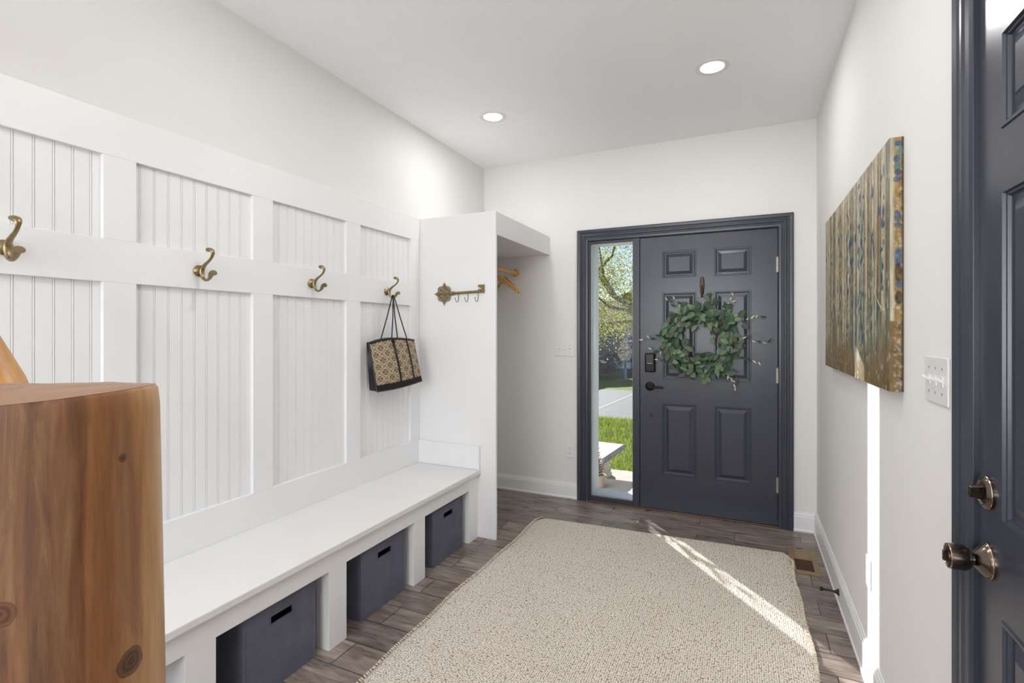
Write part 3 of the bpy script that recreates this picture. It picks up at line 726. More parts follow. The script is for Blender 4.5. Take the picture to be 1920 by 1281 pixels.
def switch(name, label, o, right, nrm, gangs=3, w=.163, h=.114):
    """o centre on wall, right: unit along the wall, nrm: out of the wall"""
    o = Vector(o); r = Vector(right); nn = Vector(nrm); t = thing(name, label, 'light switch' if gangs else 'outlet', tuple(o))
    def bx(mb, a0, a1, z0, z1, d0, d1):
        return mb.add([o+r*a+nn*d+Vector((0, 0, z)) for a in (a0, a1) for d in (d0, d1) for z in (z0, z1)], [(0, 1, 3, 2), (4, 6, 7, 5), (0, 4, 5, 1), (2, 3, 7, 6), (0, 2, 6, 4), (1, 5, 7, 3)])
    bx(MB(), -w/2, w/2, -h/2, h/2, 0, .0055).build('cover_plate', M['plate'], t, bevel=.0025)
    if gangs:
        for g in range(gangs):
            a = (g-(gangs-1)/2)*.046
            m_ = MB(); bx(m_, a-.0055, a+.0055, -.0125, .0125, .005, .0068); m_.build('switch_slot', M['plate'], t, bevel=.0005)
            up = -1 if g == 1 and gangs == 3 and 'front' in label else 1
            tg = MB().prism([(-.0035, -.004), (.0035, -.004), (.0035, .004), (-.0035, .004)], lambda p, q: o+r*(a+p)+nn*.006+Vector((0, 0, q)), lambda p, q: o+r*(a+p)+nn*.021+Vector((0, 0, q*.8+.009*up)))
            tg.build('toggle', M['plate'], t, bevel=.0008)
            for sg in (-1, 1):
                MB().lathe([(0, .005), (.0032, .005), (.003, .0065), (0, .0068)], o+r*a+Vector((0, 0, sg*.030)), tuple(nn), 10).build('screw', M['steel'], t)
    else:
        for sg in (-1, 1):
            m_ = MB(); bx(m_, -.0165, .0165, sg*.0195-.0135, sg*.0195+.0135, .005, .0072); rc = m_.build('receptacle', M['plate'], t, bevel=.003)
            m_ = MB(); bx(m_, -.0075, -.0055, sg*.0195-.002, sg*.0195+.006, .007, .0076); bx(m_, .0055, .0075, sg*.0195-.002, sg*.0195+.005, .007, .0076); bx(m_, -.002, .002, sg*.0195-.009, sg*.0195-.005, .007, .0076)
            m_.build('slot', M['slot'], rc)
        MB().lathe([(0, .005), (.003, .005), (.003, .0065), (0, .0068)], o, tuple(nn), 10).build('screw', M['steel'], t)
switch('light_switch', 'white triple light switch on the front wall left of the entry door trim', (-1.314, YF, 1.191), (1, 0, 0), (0, -1, 0))
switch('light_switch', 'white triple light switch on the right wall beside the dark door casing', (XR, 1.560, 1.211), (0, 1, 0), (-1, 0, 0))
switch('wall_outlet', 'white outlet low on the front wall left of the sidelight', (-1.2685, YF, .382), (1, 0, 0), (0, -1, 0), 0, .070, .114)
switch('wall_outlet', 'white outlet low on the right wall above the baseboard', (XR, 2.315, .415), (0, 1, 0), (-1, 0, 0), 0, .070, .114)

# ---------------------------------------------------------------- recessed ceiling lamps
def downlight(x, y, label, k=1.0):
    t = thing('ceiling_light', label, 'ceiling light', (x, y, ZC))
    MB().lathe([(.060, -.001), (.064, -.004), (.080, -.005), (.088, -.002), (.088, .0005), (.060, .0005)], (x, y, ZC), (0, 0, 1), 48).build('trim_ring', M['plate'], t, smooth=True)
    MB().lathe([(0, -.0025), (.045, -.0025), (.061, -.0015), (.061, .0), (0, .0)], (x, y, ZC), (0, 0, 1), 40).build('lens', M['lens'], t, smooth=True)
    la = bpy.data.objects.new('lamp', bpy.data.lights.new('lamp', 'AREA')); C.objects.link(la); la.parent = t
    la.data.shape = 'DISK'; la.data.size = .11; la.location = (0, 0, -.007); la.data.energy = LAMP_W*k; la.data.color = (1, .985, .975)
    return t
downlight(-1.497, 2.955, 'round recessed ceiling light nearer the panelled left wall', .55)
downlight(-.157, 2.885, 'round recessed ceiling light nearer the right wall, above the painting', .6)
for x, y in ((-1.05, 1.45), (-.45, 1.40), (-1.3, -1.5), (-.2, -1.5)):   # unseen lamps of the same fitting, added to brighten the hall
    t = downlight(x, y, 'unseen ceiling light added to fill the near end of the hall', .62 if y > 0 else 1.1); t['group'] = 'added fill lights out of view'

# ---------------------------------------------------------------- painting on the right wall
PY0, PY1, PZ0, PZ1, PFX = 1.856, 3.182, 1.150, 1.912, .395
nu, nv, ns = 520, 300, 14
ys = np.linspace(PY0, PY1, nu+1); zs = np.linspace(PZ0, PZ1, nv+1); dy = ys[1]-ys[0]
U = nu+1; img = np.zeros((nv+1, nu+1, 3)); sc = lambda *a: np.array(L(*a)[:3])
tt = np.linspace(0, 1, nv+1)[:, None]
def smooth_noise(shape, cells, r):
    g = r.random((cells[0]+2, cells[1]+2)); yy = np.linspace(0, cells[0], shape[0]); xx = np.linspace(0, cells[1], shape[1])
    yi = yy.astype(int); xi = xx.astype(int); fy = (yy-yi)[:, None]; fx = (xx-xi)[None]; fy = fy*fy*(3-2*fy); fx = fx*fx*(3-2*fx)
    return (g[yi][:, xi]*(1-fy)*(1-fx)+g[yi+1][:, xi]*fy*(1-fx)+g[yi][:, xi+1]*(1-fy)*fx+g[yi+1][:, xi+1]*fy*fx)
shp = (nv+1, nu+1)
n1 = smooth_noise(shp, (6, 9), rng); n2 = smooth_noise(shp, (30, 60), rng); n3 = smooth_noise(shp, (8, 120), rng)
cream, ochre, brown, dk, teal, blue, grey = sc(216, 206, 176), sc(170, 138, 84), sc(112, 90, 56), sc(38, 32, 26), sc(112, 146, 136), sc(34, 88, 128), sc(196, 198, 190)
bgc = (1-tt)[..., None]*brown+tt[..., None]*cream
bgc = bgc*np.ones((1, nu+1, 1)); img[:] = bgc
img = img*(1-.5*n1[..., None])+ochre*(.5*n1[..., None])
# teal mist in the lower middle / near part
mist = np.exp(-((np.linspace(0, 1, nu+1)[None]-.28)/.22)**2)*np.exp(-((tt-.30)/.16)**2)*(.4+.8*n2)
mist = np.clip(mist, 0, .85)[..., None]; img = img*(1-mist)+teal*mist
# birch trunks
x = 2.0; uu = np.arange(nu+1)
while x < nu:
    w_ = random.uniform(7, 24); kind = random.random(); c0 = (cream if kind < .42 else grey if kind < .62 else ochre if kind < .88 else sc(120, 124, 104))
    foot = random.uniform(.05, .32); prof = np.clip(1-np.abs((uu-x)/(w_*.62))**4, 0, 1)[None]
    a = np.clip((tt-foot)/.10, 0, 1)*prof*(.7+.3*n3); img = img*(1-a[..., None])+(c0*(.75+.4*n2[..., None]))*a[..., None]
    e = (np.exp(-((uu-(x+w_*.62))/2.3)**2)+.55*np.exp(-((uu-(x-w_*.6))/1.4)**2))[None]*np.clip((tt-foot+.04)/.08, 0, 1)*(.7+.3*smooth_noise(shp, (26, 3), rng))
    if random.random() < .9: e = np.clip(e, 0, 1); img = img*(1-.95*e[..., None])+dk*.95*e[..., None]
    x += w_+random.uniform(2, 10)
def dab(ci, cj, ri, rj, col, al=1.0):
    i0, i1 = max(0, int(ci-ri-1)), min(nu+1, int(ci+ri+2)); j0, j1 = max(0, int(cj-rj-1)), min(nv+1, int(cj+rj+2))
    if i1 <= i0 or j1 <= j0: return
    I, J = np.meshgrid(np.arange(i0, i1), np.arange(j0, j1)); m_ = np.clip(1.4-((I-ci)/ri)**2-((J-cj)/rj)**2, 0, 1)[..., None]*al
    img[j0:j1, i0:i1] = img[j0:j1, i0:i1]*(1-m_)+col*m_
for cxx in (38, 88, 150, 178, 236, 268, 330, 356, 440):      # clusters of blue leaves on trunks
    for _ in range(random.randint(10, 26)):
        dab(cxx+random.gauss(0, 8), random.choice([random.uniform(60, 290), random.gauss(210, 40)]), random.uniform(3, 7), random.uniform(3, 10), random.choice([blue, blue*.7, teal*.8]), .85)
for _ in range(330): dab(random.uniform(0, nu), random.uniform(0, 140), random.uniform(1.2, 2.8), random.uniform(2, 6), random.choice([cream, grey, cream*1.15, dk, ochre]), .7)
for _ in range(420): dab(random.uniform(0, nu), random.uniform(80, nv), random.uniform(1.2, 3.0), random.uniform(2, 7), random.choice([cream, grey, brown, dk, ochre, sc(96, 104, 84)]), .55)
for cxx in (200, 236, 170, 60): # dark blue reflections
    for _ in range(8): dab(cxx+random.gauss(0, 3), random.uniform(40, 150), 2.2, random.uniform(6, 16), blue*.6, .7)
for k in range(60):      # pale arcs
    t = k/60; dab(20+60*t, 108+30*(t**2)-10, 1.1, 1.3, cream*1.2, .8)
vs_ = smooth_noise(shp, (10, 240), rng)*.6+smooth_noise(shp, (90, 200), rng)*.4
img = img*(.42+.72*vs_[..., None]); img = np.clip(img, .012, .8)
# wrapped near side
sd = np.zeros((nv+1, ns, 3)); sd[:] = ochre*.8; st = np.linspace(0, 1, ns)[None, :, None]
sd = sd*(.55+.6*smooth_noise((nv+1, ns), (30, 3), rng)[..., None]); sd[:, :4] = cream*(.45+.4*smooth_noise((nv+1, 4), (20, 2), rng)[..., None]); sd[:int(nv*.28)] = brown*(.8+.5*smooth_noise((int(nv*.28), ns), (12, 3), rng)[..., None])
sd[:, -2:] = dk
for _ in range(420):
    a, b2 = random.randint(4, ns-4), random.randint(0, nv-4); e2 = sd[b2:b2+random.randint(1, 3), a:a+random.randint(1, 2)]; e2[:] = e2*.5+.5*random.choice([cream, grey, dk, ochre, brown])
k3 = np.array([1, 2, 1])/4
for ax in (0, 1): sd = np.apply_along_axis(lambda q: np.convolve(np.pad(q, 1, 'edge'), k3, 'valid'), ax, sd)
for z_, h_, c_ in ((.975, .010, blue), (.945, .018, teal*.8), (.915, .014, blue*.8), (.885, .016, teal*.6), (.862, .012, blue*.7), (.835, .010, blue), (.69, .020, blue*.8), (.655, .008, blue*.8), (.53, .034, blue), (.42, .011, blue), (.47, .035, dk*1.5), (.37, .025, dk*1.6)):
    J, I = np.meshgrid(np.arange(nv+1), np.arange(ns), indexing='ij'); oc = 7.5+random.uniform(-1.5, 1.5)
    m_ = np.clip(2.2-((I-oc)/3.6)**2*1.6-((J-z_*nv)/(h_*nv))**2*1.4, 0, 1)[..., None]; m_ = m_*(.55+.45*smooth_noise((nv+1, ns), (60, 4), rng)[..., None]); sd = sd*(1-m_)+c_*m_
vs = []; cs = []; NW = ns+nu+1
for j in range(nv+1):
    for i in range(ns, 0, -1):
        vs.append((PFX+.0345*i/ns, PY0, zs[j])); cs.append(tuple(np.clip(sd[j, i-1], 0.01, .8)))
    for i in range(nu+1): vs.append((PFX, ys[i], zs[j])); cs.append(tuple(img[j, i]))
pt = thing('canvas_painting', 'wide unframed canvas of birch trunks in gold, cream and teal on the right wall', 'painting', (.413, 2.52, PZ0))
b = MB().add(vs, [(j*NW+i, j*NW+i+1, (j+1)*NW+i+1, (j+1)*NW+i) for j in range(nv) for i in range(NW-1)]); b.c = cs
b.build('painted_canvas', M['canvas'], pt, cols=True, fix=False)
MB().box(PFX+.001, XR-.0005, PY0+.001, PY1, PZ0, PZ1).build('stretcher', simple('canvas_edge', L(120, 100, 66), .7, var=.25, vscale=20), pt)

# ---------------------------------------------------------------- wreath
wc = Vector((-.285, YF-.055, 1.268))
wt = thing('door_wreath', 'round green leafy wreath with pale sprigs hanging on the dark front door', 'wreath', tuple(wc))
b = MB()
for k in range(7):
    pts = []
    for i in range(41):
        a = 2*PI*i/40; rr = .195+.022*math.sin(3*a+k*1.3)+.012*math.sin(7*a+k); pts.append(wc+Vector((rr*math.cos(a), .018*math.sin(5*a+k)+.012, rr*math.sin(a))))
    b.tube(pts, .0035, 6, cap=False)
b.build('twig_ring', M['bark'], wt, smooth=True)
def leaf(mb, o, d, nrm, ln, wd, col, cup=.15):
    d = d.normalized(); s_ = d.cross(nrm).normalized(); u_ = s_.cross(d)
    st = [(0, 0), (.12, .5), (.32, .92), (.55, 1.0), (.78, .72), (.93, .3), (1, 0)]; vs = []; cs = []
    for t, w_ in st:
        c0 = o+d*(ln*t)-u_*(ln*.18*t*t); 
        vs += [c0-s_*(wd*.5*w_)+u_*(wd*cup*w_), c0, c0+s_*(wd*.5*w_)+u_*(wd*cup*w_)]
    k = len(mb.v); fs = []
    for i in range(len(st)-1):
        fs += [(3*i, 3*i+1, 3*i+4, 3*i+3), (3*i+1, 3*i+2, 3*i+5, 3*i+4)]
    mb.v += [tuple(x) for x in vs]; mb.f += [tuple(i+k for i in f) for f in fs]
    for i in range(len(st)): mb.c += [col, tuple(min(1, c_*1.25) for c_ in col), col]
greens = [L(84, 110, 80), L(66, 90, 68), L(98, 124, 94), L(50, 70, 54), L(98, 114, 102), L(72, 90, 80), L(110, 130, 100), L(96, 100, 84)]
fo = MB()
for k in range(430):
    a = random.uniform(0, 2*PI); q = random.gauss(0, .035); rr = .195+q+random.uniform(-.015, .02)
    rad = Vector((math.cos(a), 0, math.sin(a))); tan = Vector((-math.sin(a), 0, math.cos(a)))
    o_ = wc+rad*rr+Vector((0, random.uniform(-.045, .03), 0))
    sgn = random.choice((-1, 1, 1)); d = tan*sgn*random.uniform(.2, 1)+rad*random.uniform(-.5, 1.1)*(1 if q > -.02 else -.5)+Vector((0, random.uniform(-.6, .15), 0))
    nn = Vector((random.uniform(-.5, .5), -1, random.uniform(-.2, .9)))
    c0 = random.choice(greens)[:3]; f_ = random.uniform(.8, 1.25)
    leaf(fo, o_, d, nn, random.uniform(.042, .074), random.uniform(.028, .044), tuple(x*f_ for x in c0))
o = fo.build('foliage', M['wreathleaf'], wt, cols=True, fix=False)
for p in o.data.polygons: p.use_smooth = True
sp = MB(); stm = MB()
for ang, ln, cnt in ((172, .15, 4), (200, .10, 3), (120, .12, 4), (112, .10, 2), (62, .09, 3), (30, .17, 6), (5, .18, 6), (-28, .15, 4), (-48, .15, 6), (-58, .12, 4), (215, .08, 2), (48, .13, 4)):
    a = math.radians(ang); rad = Vector((math.cos(a), 0, math.sin(a))); tan = Vector((-math.sin(a), 0, math.cos(a)))
    p0 = wc+rad*.24+Vector((0, -.01, 0)); p1 = wc+rad*(.24+ln*.6)+tan*.02+Vector((0, -.015, .01)); p2 = wc+rad*(.24+ln)+tan*.05*random.choice((-1, 1))+Vector((0, -.01, 0))
    stm.tube([p0, p1, p2], [.0014, .0011, .0008], 5)
    for k in range(cnt):
        t = (k+1)/cnt; p = p0.lerp(p2, t); pale = random.random() < .62
        c0 = (L(206, 204, 180) if pale else L(70, 92, 74))[:3]
        leaf(sp, p, rad*random.uniform(.3, 1)+tan*random.uniform(-1, 1)+Vector((0, -.2, 0)), Vector((random.uniform(-.6, .6), -1, random.uniform(-.6, .6))), random.uniform(.022, .036) if pale else random.uniform(.03, .045), random.uniform(.008, .013) if pale else .018, c0, .5)
stm.build('sprig_stems', simple('sprig_stem', L(120, 128, 98), .7), wt)
o = sp.build('pale_sprigs', M['wreathleaf'], wt, cols=True, fix=False)
hkr = thing('wreath_hanger', 'small dark bronze hook on the door above the green wreath', 'hanger', (-.278, YF-.01, 1.66))
MB().prism([(-.012, 1.60), (.012, 1.60), (.0165, 1.66), (.015, 1.70), (.008, 1.722), (0, 1.727), (-.008, 1.722), (-.015, 1.70), (-.0165, 1.66)], lambda p, q: (-.278+p, YF+.003, q), lambda p, q: (-.278+p*.8, YF-.012, q)).build('hook_plate', M['bronze'], hkr, bevel=.003)
MB().tube([(-.278, YF-.010, 1.66), (-.278, YF-.026, 1.645), (-.278, YF-.044, 1.60), (-.278, YF-.052, 1.575), (-.278, YF-.060, 1.578), (-.278, YF-.062, 1.592)], .0042, 10).build('hook', M['bronze'], hkr, smooth=True)
MB().torus((-.278, YF-.052, 1.535), .042, .0012, (0, 1, 0), 24, 5).build('wire_loop', M['bronze'], wt)

# ---------------------------------------------------------------- log newel and rail (foreground)
lg = thing('log_newel_post', 'thick varnished log newel post in the left foreground', 'post', (LOGC[0], LOGC[1], 0))
def lr(a, z): return (.1195+.0165*max(0, (1.266-z))/1.266*1.0)*(1+.012*math.sin(2*a+z*1.5)+.006*math.sin(5*a+z*3+1)+.004*math.sin(9*a+z*5))
sg_ = 96; zz = [0, .2, .4, .6, .7, .8, .9, 1.0, 1.1, 1.18, 1.24, 1.258, 1.2625]
vs = []; fs = []
for i, z in enumerate(zz):
    ins = {11: .0015, 12: .0045}.get(i, 0)
    for k in range(sg_):
        a = 2*PI*k/sg_; r_ = lr(a, z)-ins; vs.append((LOGC[0]+r_*math.cos(a), LOGC[1]+r_*math.sin(a), z+(.0035*math.sin(a*2+.5) if i >= 11 else 0)))
for i in range(len(zz)-1):
    for k in range(sg_): p = i*sg_+k; q = i*sg_+(k+1) % sg_; fs.append((p, q, q+sg_, p+sg_))
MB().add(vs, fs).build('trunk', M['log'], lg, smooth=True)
vs = []; fs = []; rings = 10
for i in range(rings+1):
    t = i/rings
    for k in range(sg_):
        a = 2*PI*k/sg_; r_ = (lr(a, 1.2625)-.0045)*(1-t)+.0005; h_ = 1.2625+.0035*math.sin(a*2+.5)*(1-t)+.005*(1-(1-t)**3)+.0012*math.sin(a*3+t*9)*t*(1-t)*4
        vs.append((LOGC[0]+r_*math.cos(a), LOGC[1]+r_*math.sin(a), h_))
for i in range(rings):
    for k in range(sg_): p = i*sg_+k; q = i*sg_+(k+1) % sg_; fs.append((p, q, q+sg_, p+sg_))
o = MB().add(vs, fs).build('end_grain_top', M['logend'], lg, smooth=True)
lr_ = MB()
A = Vector((-.892, .335, 1.173)); B = Vector((-2.0, .335, 2.281)); pts = [A.lerp(B, i/14)+Vector((0, .004*math.sin(i*1.7), .004*math.cos(i*2.1))) for i in range(15)]
lr_.tube(pts, [.041+.002*math.sin(i*2.2) for i in range(15)], 28)
tag(lr_.build('log_handrail', M['palelog'], None, smooth=True), 'pale peeled log rail rising to the left behind the thick newel post', 'handrail')

# ---------------------------------------------------------------- outside
struct(MB().box(-60, 60, YF+.23, 70, -.40, -.31).build('ground', M['lawn']))
struct(MB().box(-60, 60, -40, YF+.23, -.60, -.45).build('ground_rear', M['lawn']))
struct(MB().box(-3.2, 3.5, YF+.2, 4.70, -.25, -.05).build('porch_floor', M['concrete'], bevel=.01))
struct(MB().box(-4.5, 4.5, 4.70, 5.585, -.33, -.20).build('walkway', M['concrete'], bevel=.008))
struct(MB().box(-40, 40, 5.59, 9.3, -.32, -.262).build('front_lawn', M['lawn']))
struct(MB().box(-60, 60, 9.3, 14.08, -.33, -.30).build('driveway', M['asphalt']))
jn = MB().prism([(0, 0), (.05, 0), (.05, .004), (0, .004)], lambda p, q: (-2.9+p, 9.35, -.301+q), lambda p, q: (-2.62+p, 14.0, -.301+q))
struct(jn.build('trim_4', M['concrete']))
struct(MB().box(-60, 60, 18.1, 22.55, -.32, -.27).build('ground_shade_strip', M['ground_shade']))  # strip coloured dark in place of the shade before the house
# grass blades near the walkway
gb = MB(); gv = []; gf = []; gc = []
for k in range(26000):
    y = 5.6+3.6*random.random()**1.3; x = random.uniform(-2.7, -.7) if True else 0
    h_ = random.uniform(.03, .075); a = random.uniform(0, 2*PI); w_ = .0035; lx, ly = random.uniform(-.03, .03), random.uniform(-.03, .03)
    ca, sa = math.cos(a)*w_, math.sin(a)*w_; q = len(gv)
    gv += [(x-ca, y-sa, -.264), (x+ca, y+sa, -.264), (x+lx*.5+ca*.6, y+ly*.5+sa*.6, -.264+h_*.6), (x+lx, y+ly, -.264+h_)]
    gf += [(q, q+1, q+2), (q, q+2, q+3)]; f_ = random.uniform(.7, 1.3); c0 = random.choice([L(126, 140, 58), L(150, 158, 80), L(108, 126, 52)])
    gc += [tuple(z*f_ for z in c0[:3])]*4
gb.v = gv; gb.f = gf; gb.c = gc; o = gb.build('lawn_grass', M['grassblade'], None, cols=True, fix=False)
o['kind'] = 'stuff'; o['label'] = 'short sunlit green grass beyond the concrete walk'; o['category'] = 'grass'

# concrete garden bench
gbn = thing('garden_bench', 'white cast stone garden bench with carved scroll legs outside the sidelight', 'bench', (-1.7, 5.1, -.2))
E0, E1 = Vector((-1.235, 4.735, 0)), Vector((-1.180, 5.44, 0)); dirb = Vector((-1, .09, 0))
slab = [E0, E1, E1+dirb*1.15, E0+dirb*1.15]
b = MB(); b.add([p+Vector((0, 0, z)) for z in (.068, .120) for p in slab], [(0, 1, 2, 3), (4, 5, 6, 7), (0, 1, 5, 4), (1, 2, 6, 5), (2, 3, 7, 6), (3, 0, 4, 7)]); b.build('seat_slab', M['cast'], gbn, bevel=.008)
b = MB(); e_ = (E1-E0); 
for k in range(15):
    c0 = E0+e_*((k+.5)/15)+Vector((.006, 0, .094)); b.tube([c0-Vector((0, .012, .016)), c0+Vector((0, .012, .016))], .011, 8)
b.tube([E0+Vector((.004, 0, .118)), E1+Vector((.004, 0, .118))], .006, 6); b.tube([E0+Vector((.004, 0, .070)), E1+Vector((.004, 0, .070))], .006, 6)
b.build('carved_band', M['caststone_band'], gbn, smooth=True)
prof = [(.06, -.2), (.62, -.2), (.62, -.165), (.57, -.155), (.60, -.12), (.585, -.085), (.53, -.075), (.51, -.05), (.54, -.02), (.60, .01), (.63, .04), (.62, .068), (.06, .068), (.05, .04), (.09, .005), (.15, -.02), (.17, -.05), (.14, -.08), (.09, -.09), (.07, -.12), (.10, -.155), (.06, -.165)]
for off_ in (-.10, -.98):
    fn = lambda dx: (lambda p, q: Vector((E0.x+off_+dx+(p/.7)*.055, E0.y+p, q)))
    l_ = MB().prism(prof, fn(-.10), fn(0)).build('leg', M['cast'], gbn, bevel=.008)
    s2 = MB()
    for py, pz, rr in ((.53, .01, .038), (.17, .015, .036), (.53, -.12, .03), (.15, -.12, .03)):
        s2.torus((E0.x+off_+(py/.7)*.055+.001, E0.y+py, pz), rr, .008, (1, 0, 0), 16, 6, 0, 5.0)
    s2.tube([(E0.x+off_+.028, E0.y+.2, -.12), (E0.x+off_+.03, E0.y+.33, -.03), (E0.x+off_+.03, E0.y+.5, .02)], [.012, .008, .012], 8)
    s2.build('scroll_carving', M['cast'], l_, smooth=True)

# potted plants by the door
def plant(name, label, o, h, cols, n_leaf, spread, pot=None):
    t = thing(name, label, 'plant', o)
    o = Vector(o); zb = 0
    if pot:
        r_, ph = pot; MB().lathe([(0, 0), (r_*.7, 0), (r_*.95, ph*.85), (r_*1.05, ph*.88), (r_*1.05, ph), (r_*.9, ph), (r_*.85, ph*.9), (0, ph*.9)], o, (0, 0, 1), 28).build('pot', M['terracotta'], t, smooth=True); zb = ph*.9
    MB().tube([o+Vector((0, 0, zb)), o+Vector((.004, 0, zb+h*.5)), o+Vector((0, .004, zb+h))], [.006, .005, .002], 6).build('stem', simple('plant_stem', L(90, 50, 46), .6), t)
    m_ = MB()
    for k in range(n_leaf):
        q = (k+.5)/n_leaf; a = k*2.4; s_ = spread*(1-q*.75); d = Vector((math.cos(a), math.sin(a), .35+q))
        leaf(m_, o+Vector((0, 0, zb+h*q)), d, Vector((-d.x*.3, -d.y*.3, 1)), s_*random.uniform(.8, 1.15), s_*.34, random.choice(cols)[:3], .2)
    m_.build('leaves', M['treeleaf'], t, cols=True, fix=False); return t
plant('spiky_plant', 'dark red and green spiky potted plant just outside the sidelight', (-1.185, 4.40, -.05), .30, [L(92, 60, 48), L(70, 66, 40), L(120, 50, 50), L(96, 90, 50)], 60, .075, (.07, .11))
plant('red_leaf_plant', 'red-leaved plant in a tall pot added to block low sun outside the sidelight', (-1.44, 4.64, -.05), .50, [L(200, 50, 80), L(180, 40, 60), L(150, 60, 50)], 22, .20, (.13, .44))  # tall pot is out of view, sized and set to block low sun

# the big street tree
random.seed(21)
tr = thing('shade_tree', 'large tree with loose green-gold leaves hanging over the driveway', 'tree', (-1.0, 10.6, -.31))
b = MB(); base = Vector((-1.0, 10.6, -.31))
def limb(pts, r0, r1): b.tube(pts, [r0+(r1-r0)*i/(len(pts)-1) for i in range(len(pts))], 9)
limb([base, base+Vector((-.05, 0, 1.0)), base+Vector((-.2, 0, 1.7)), base+Vector((-.1, .1, 3.0)), base+Vector((.2, .1, 4.6))], .17, .06)
LIM = [
 [(-1.2, 10.6, 1.3), (-2.0, 10.6, 1.75), (-2.55, 10.6, 2.1), (-2.85, 10.6, 2.55), (-3.1, 10.5, 3.1), (-3.5, 10.4, 3.9)],
 [(-2.45, 10.6, 2.05), (-2.72, 10.55, 2.5), (-2.78, 10.5, 3.0), (-2.9, 10.5, 3.7)],
 [(-2.0, 10.6, 1.72), (-2.6, 10.6, 1.85), (-3.0, 10.5, 2.2), (-3.4, 10.4, 2.5)],
 [(-1.1, 10.6, 2.4), (-1.9, 10.7, 3.0), (-2.4, 10.8, 3.6), (-3.1, 10.9, 4.6)],
 [(-1.15, 10.6, 1.5), (-.3, 10.4, 2.2), (.6, 10.2, 3.0), (1.3, 10, 3.9)],
 [(-1.05, 10.7, 2.3), (-.8, 11.4, 3.0), (-.7, 12.2, 3.8)],
 [(-1.15, 10.5, 2.0), (-1.5, 9.8, 2.8), (-1.9, 9.2, 3.6)],
 [(-2.9, 10.6, 2.6), (-2.5, 10.4, 2.9), (-2.3, 10.3, 3.5)],
 [(-1.6, 10.6, 1.5), (-2.3, 10.8, 1.55), (-2.9, 10.9, 1.5), (-3.3, 11, 1.35)]]
for k, p in enumerate(LIM): limb(p, .065 if k in (0, 3, 4) else .035, .012)
b.build('trunk', M['bark'], tr, smooth=True)
tips = []
for p in LIM:
    for i in range(len(p)-1):
        for t in (.25, .6, .95): tips.append(Vector(p[i]).lerp(Vector(p[i+1]), t))
lc = [L(140, 150, 66), L(104, 124, 54), L(182, 180, 84), L(88, 106, 50), L(186, 172, 84), L(150, 164, 84), L(150, 128, 62)]
cl_ = []
for k in range(330):
    if k % 3 == 0: c0 = random.choice(tips)+Vector((random.gauss(0, .3), random.gauss(0, .35), random.gauss(-.1, .35)))
    else:
        a = random.uniform(0, 2*PI); r_ = 3.1*math.sqrt(random.random()); c0 = Vector((-1.2+r_*math.cos(a), 10.5+.45*r_*math.sin(a), random.uniform(1.35+.1*r_, 5.2-.35*r_)))
    if c0.z < 1.15+(.35 if c0.x > -2.5 else 0): c0.z += .5
    cl_.append(c0)
lv_ = []; lf_ = []; lcc = []
for c0 in cl_:
    base_c = random.choice(lc); sz = random.uniform(.12, .34)
    for k in range(random.randint(120, 240)):
        o_ = c0+Vector((random.gauss(0, sz), random.gauss(0, sz), random.gauss(0, sz)-.12*random.random()))
        d = Vector((random.gauss(0, 1), random.gauss(0, 1), random.gauss(-.8, .7))).normalized(); s_ = d.cross(Vector((random.gauss(0, 1), random.gauss(0, 1), random.gauss(0, 1)))).normalized()
        ln = random.uniform(.024, .044); w_ = ln*.30; q = len(lv_)
        lv_ += [tuple(o_), tuple(o_+d*ln*.5+s_*w_), tuple(o_+d*ln), tuple(o_+d*ln*.5-s_*w_)]; lf_.append((q, q+1, q+2, q+3))
        f_ = random.uniform(.7, 1.35); cc_ = random.choice(lc) if random.random() < .35 else base_c; lcc += [tuple(z*f_ for z in cc_[:3])]*4
b = MB(); b.v = lv_; b.f = lf_; b.c = lcc
b.build('leaves', M['treeleaf'], tr, cols=True, fix=False)

# young lollipop tree with a wrapped trunk
yt = thing('young_tree', 'small young tree with a rounded pale crown on the far lawn', 'tree', (-3.73, 17.4, -.31))
MB().tube([(-3.73, 17.4, -.31), (-3.73, 17.4, .35)], [.035, .025], 8).build('trunk', M['bark'], yt, smooth=True)
MB().tube([(-3.73, 17.4, -.305), (-3.73, 17.4, .06)], [.06, .06], 10).build('trunk_guard', simple('blue_grey_guard', L(110, 150, 176), .6), yt, smooth=True)
m_ = MB()
for k in range(700):
    z = random.random(); r_ = .24*math.sin(PI*min(1, z*.86+.1))*math.sqrt(random.random()); a = random.uniform(0, 2*PI)
    leaf(m_, Vector((-3.73+r_*math.cos(a), 17.4+r_*math.sin(a), .28+.68*z)), Vector((math.cos(a), math.sin(a), .8)), Vector((random.gauss(0, 1), random.gauss(0, 1), 1)), .05, .026, random.choice([L(120, 112, 98), L(100, 106, 80), L(136, 124, 114)])[:3])
m_.build('leaves', M['treeleaf'], yt, cols=True, fix=False)

# neighbour's house
hs = thing('neighbour_house', 'grey and blue sided house across the driveway, half hidden by the tree', 'house', (-7, 23, -.31))
MB().box(-16, -5.34, 22.6, 30, -.31, 1.70).build('grey_wing', M['siding'], hs)
MB().box(-5.34, 4, 24.2, 30, -.31, 3.0).build('blue_wing', M['bluesiding'], hs)
MB().box(-5.44, -5.33, 22.55, 22.62, -.31, 1.70).build('corner_board', M['siding'], hs)
MB().box(-5.34, 4, 24.14, 24.2, .84, .92).build('band_board', M['ext_white'], hs)
MB().prism([(22.3, 1.68), (26.4, 2.95), (30.5, 1.68)], lambda p, q: (-16.3, p, q), lambda p, q: (-5.1, p, q)).build('roof', M['roof'], hs)
MB().prism([(-5.5, 3.0), (4.6, 3.0), (-.5, 4.6)], lambda p, q: (p, 23.7, q), lambda p, q: (p, 30.5, q)).build('roof', M['roof'], hs)
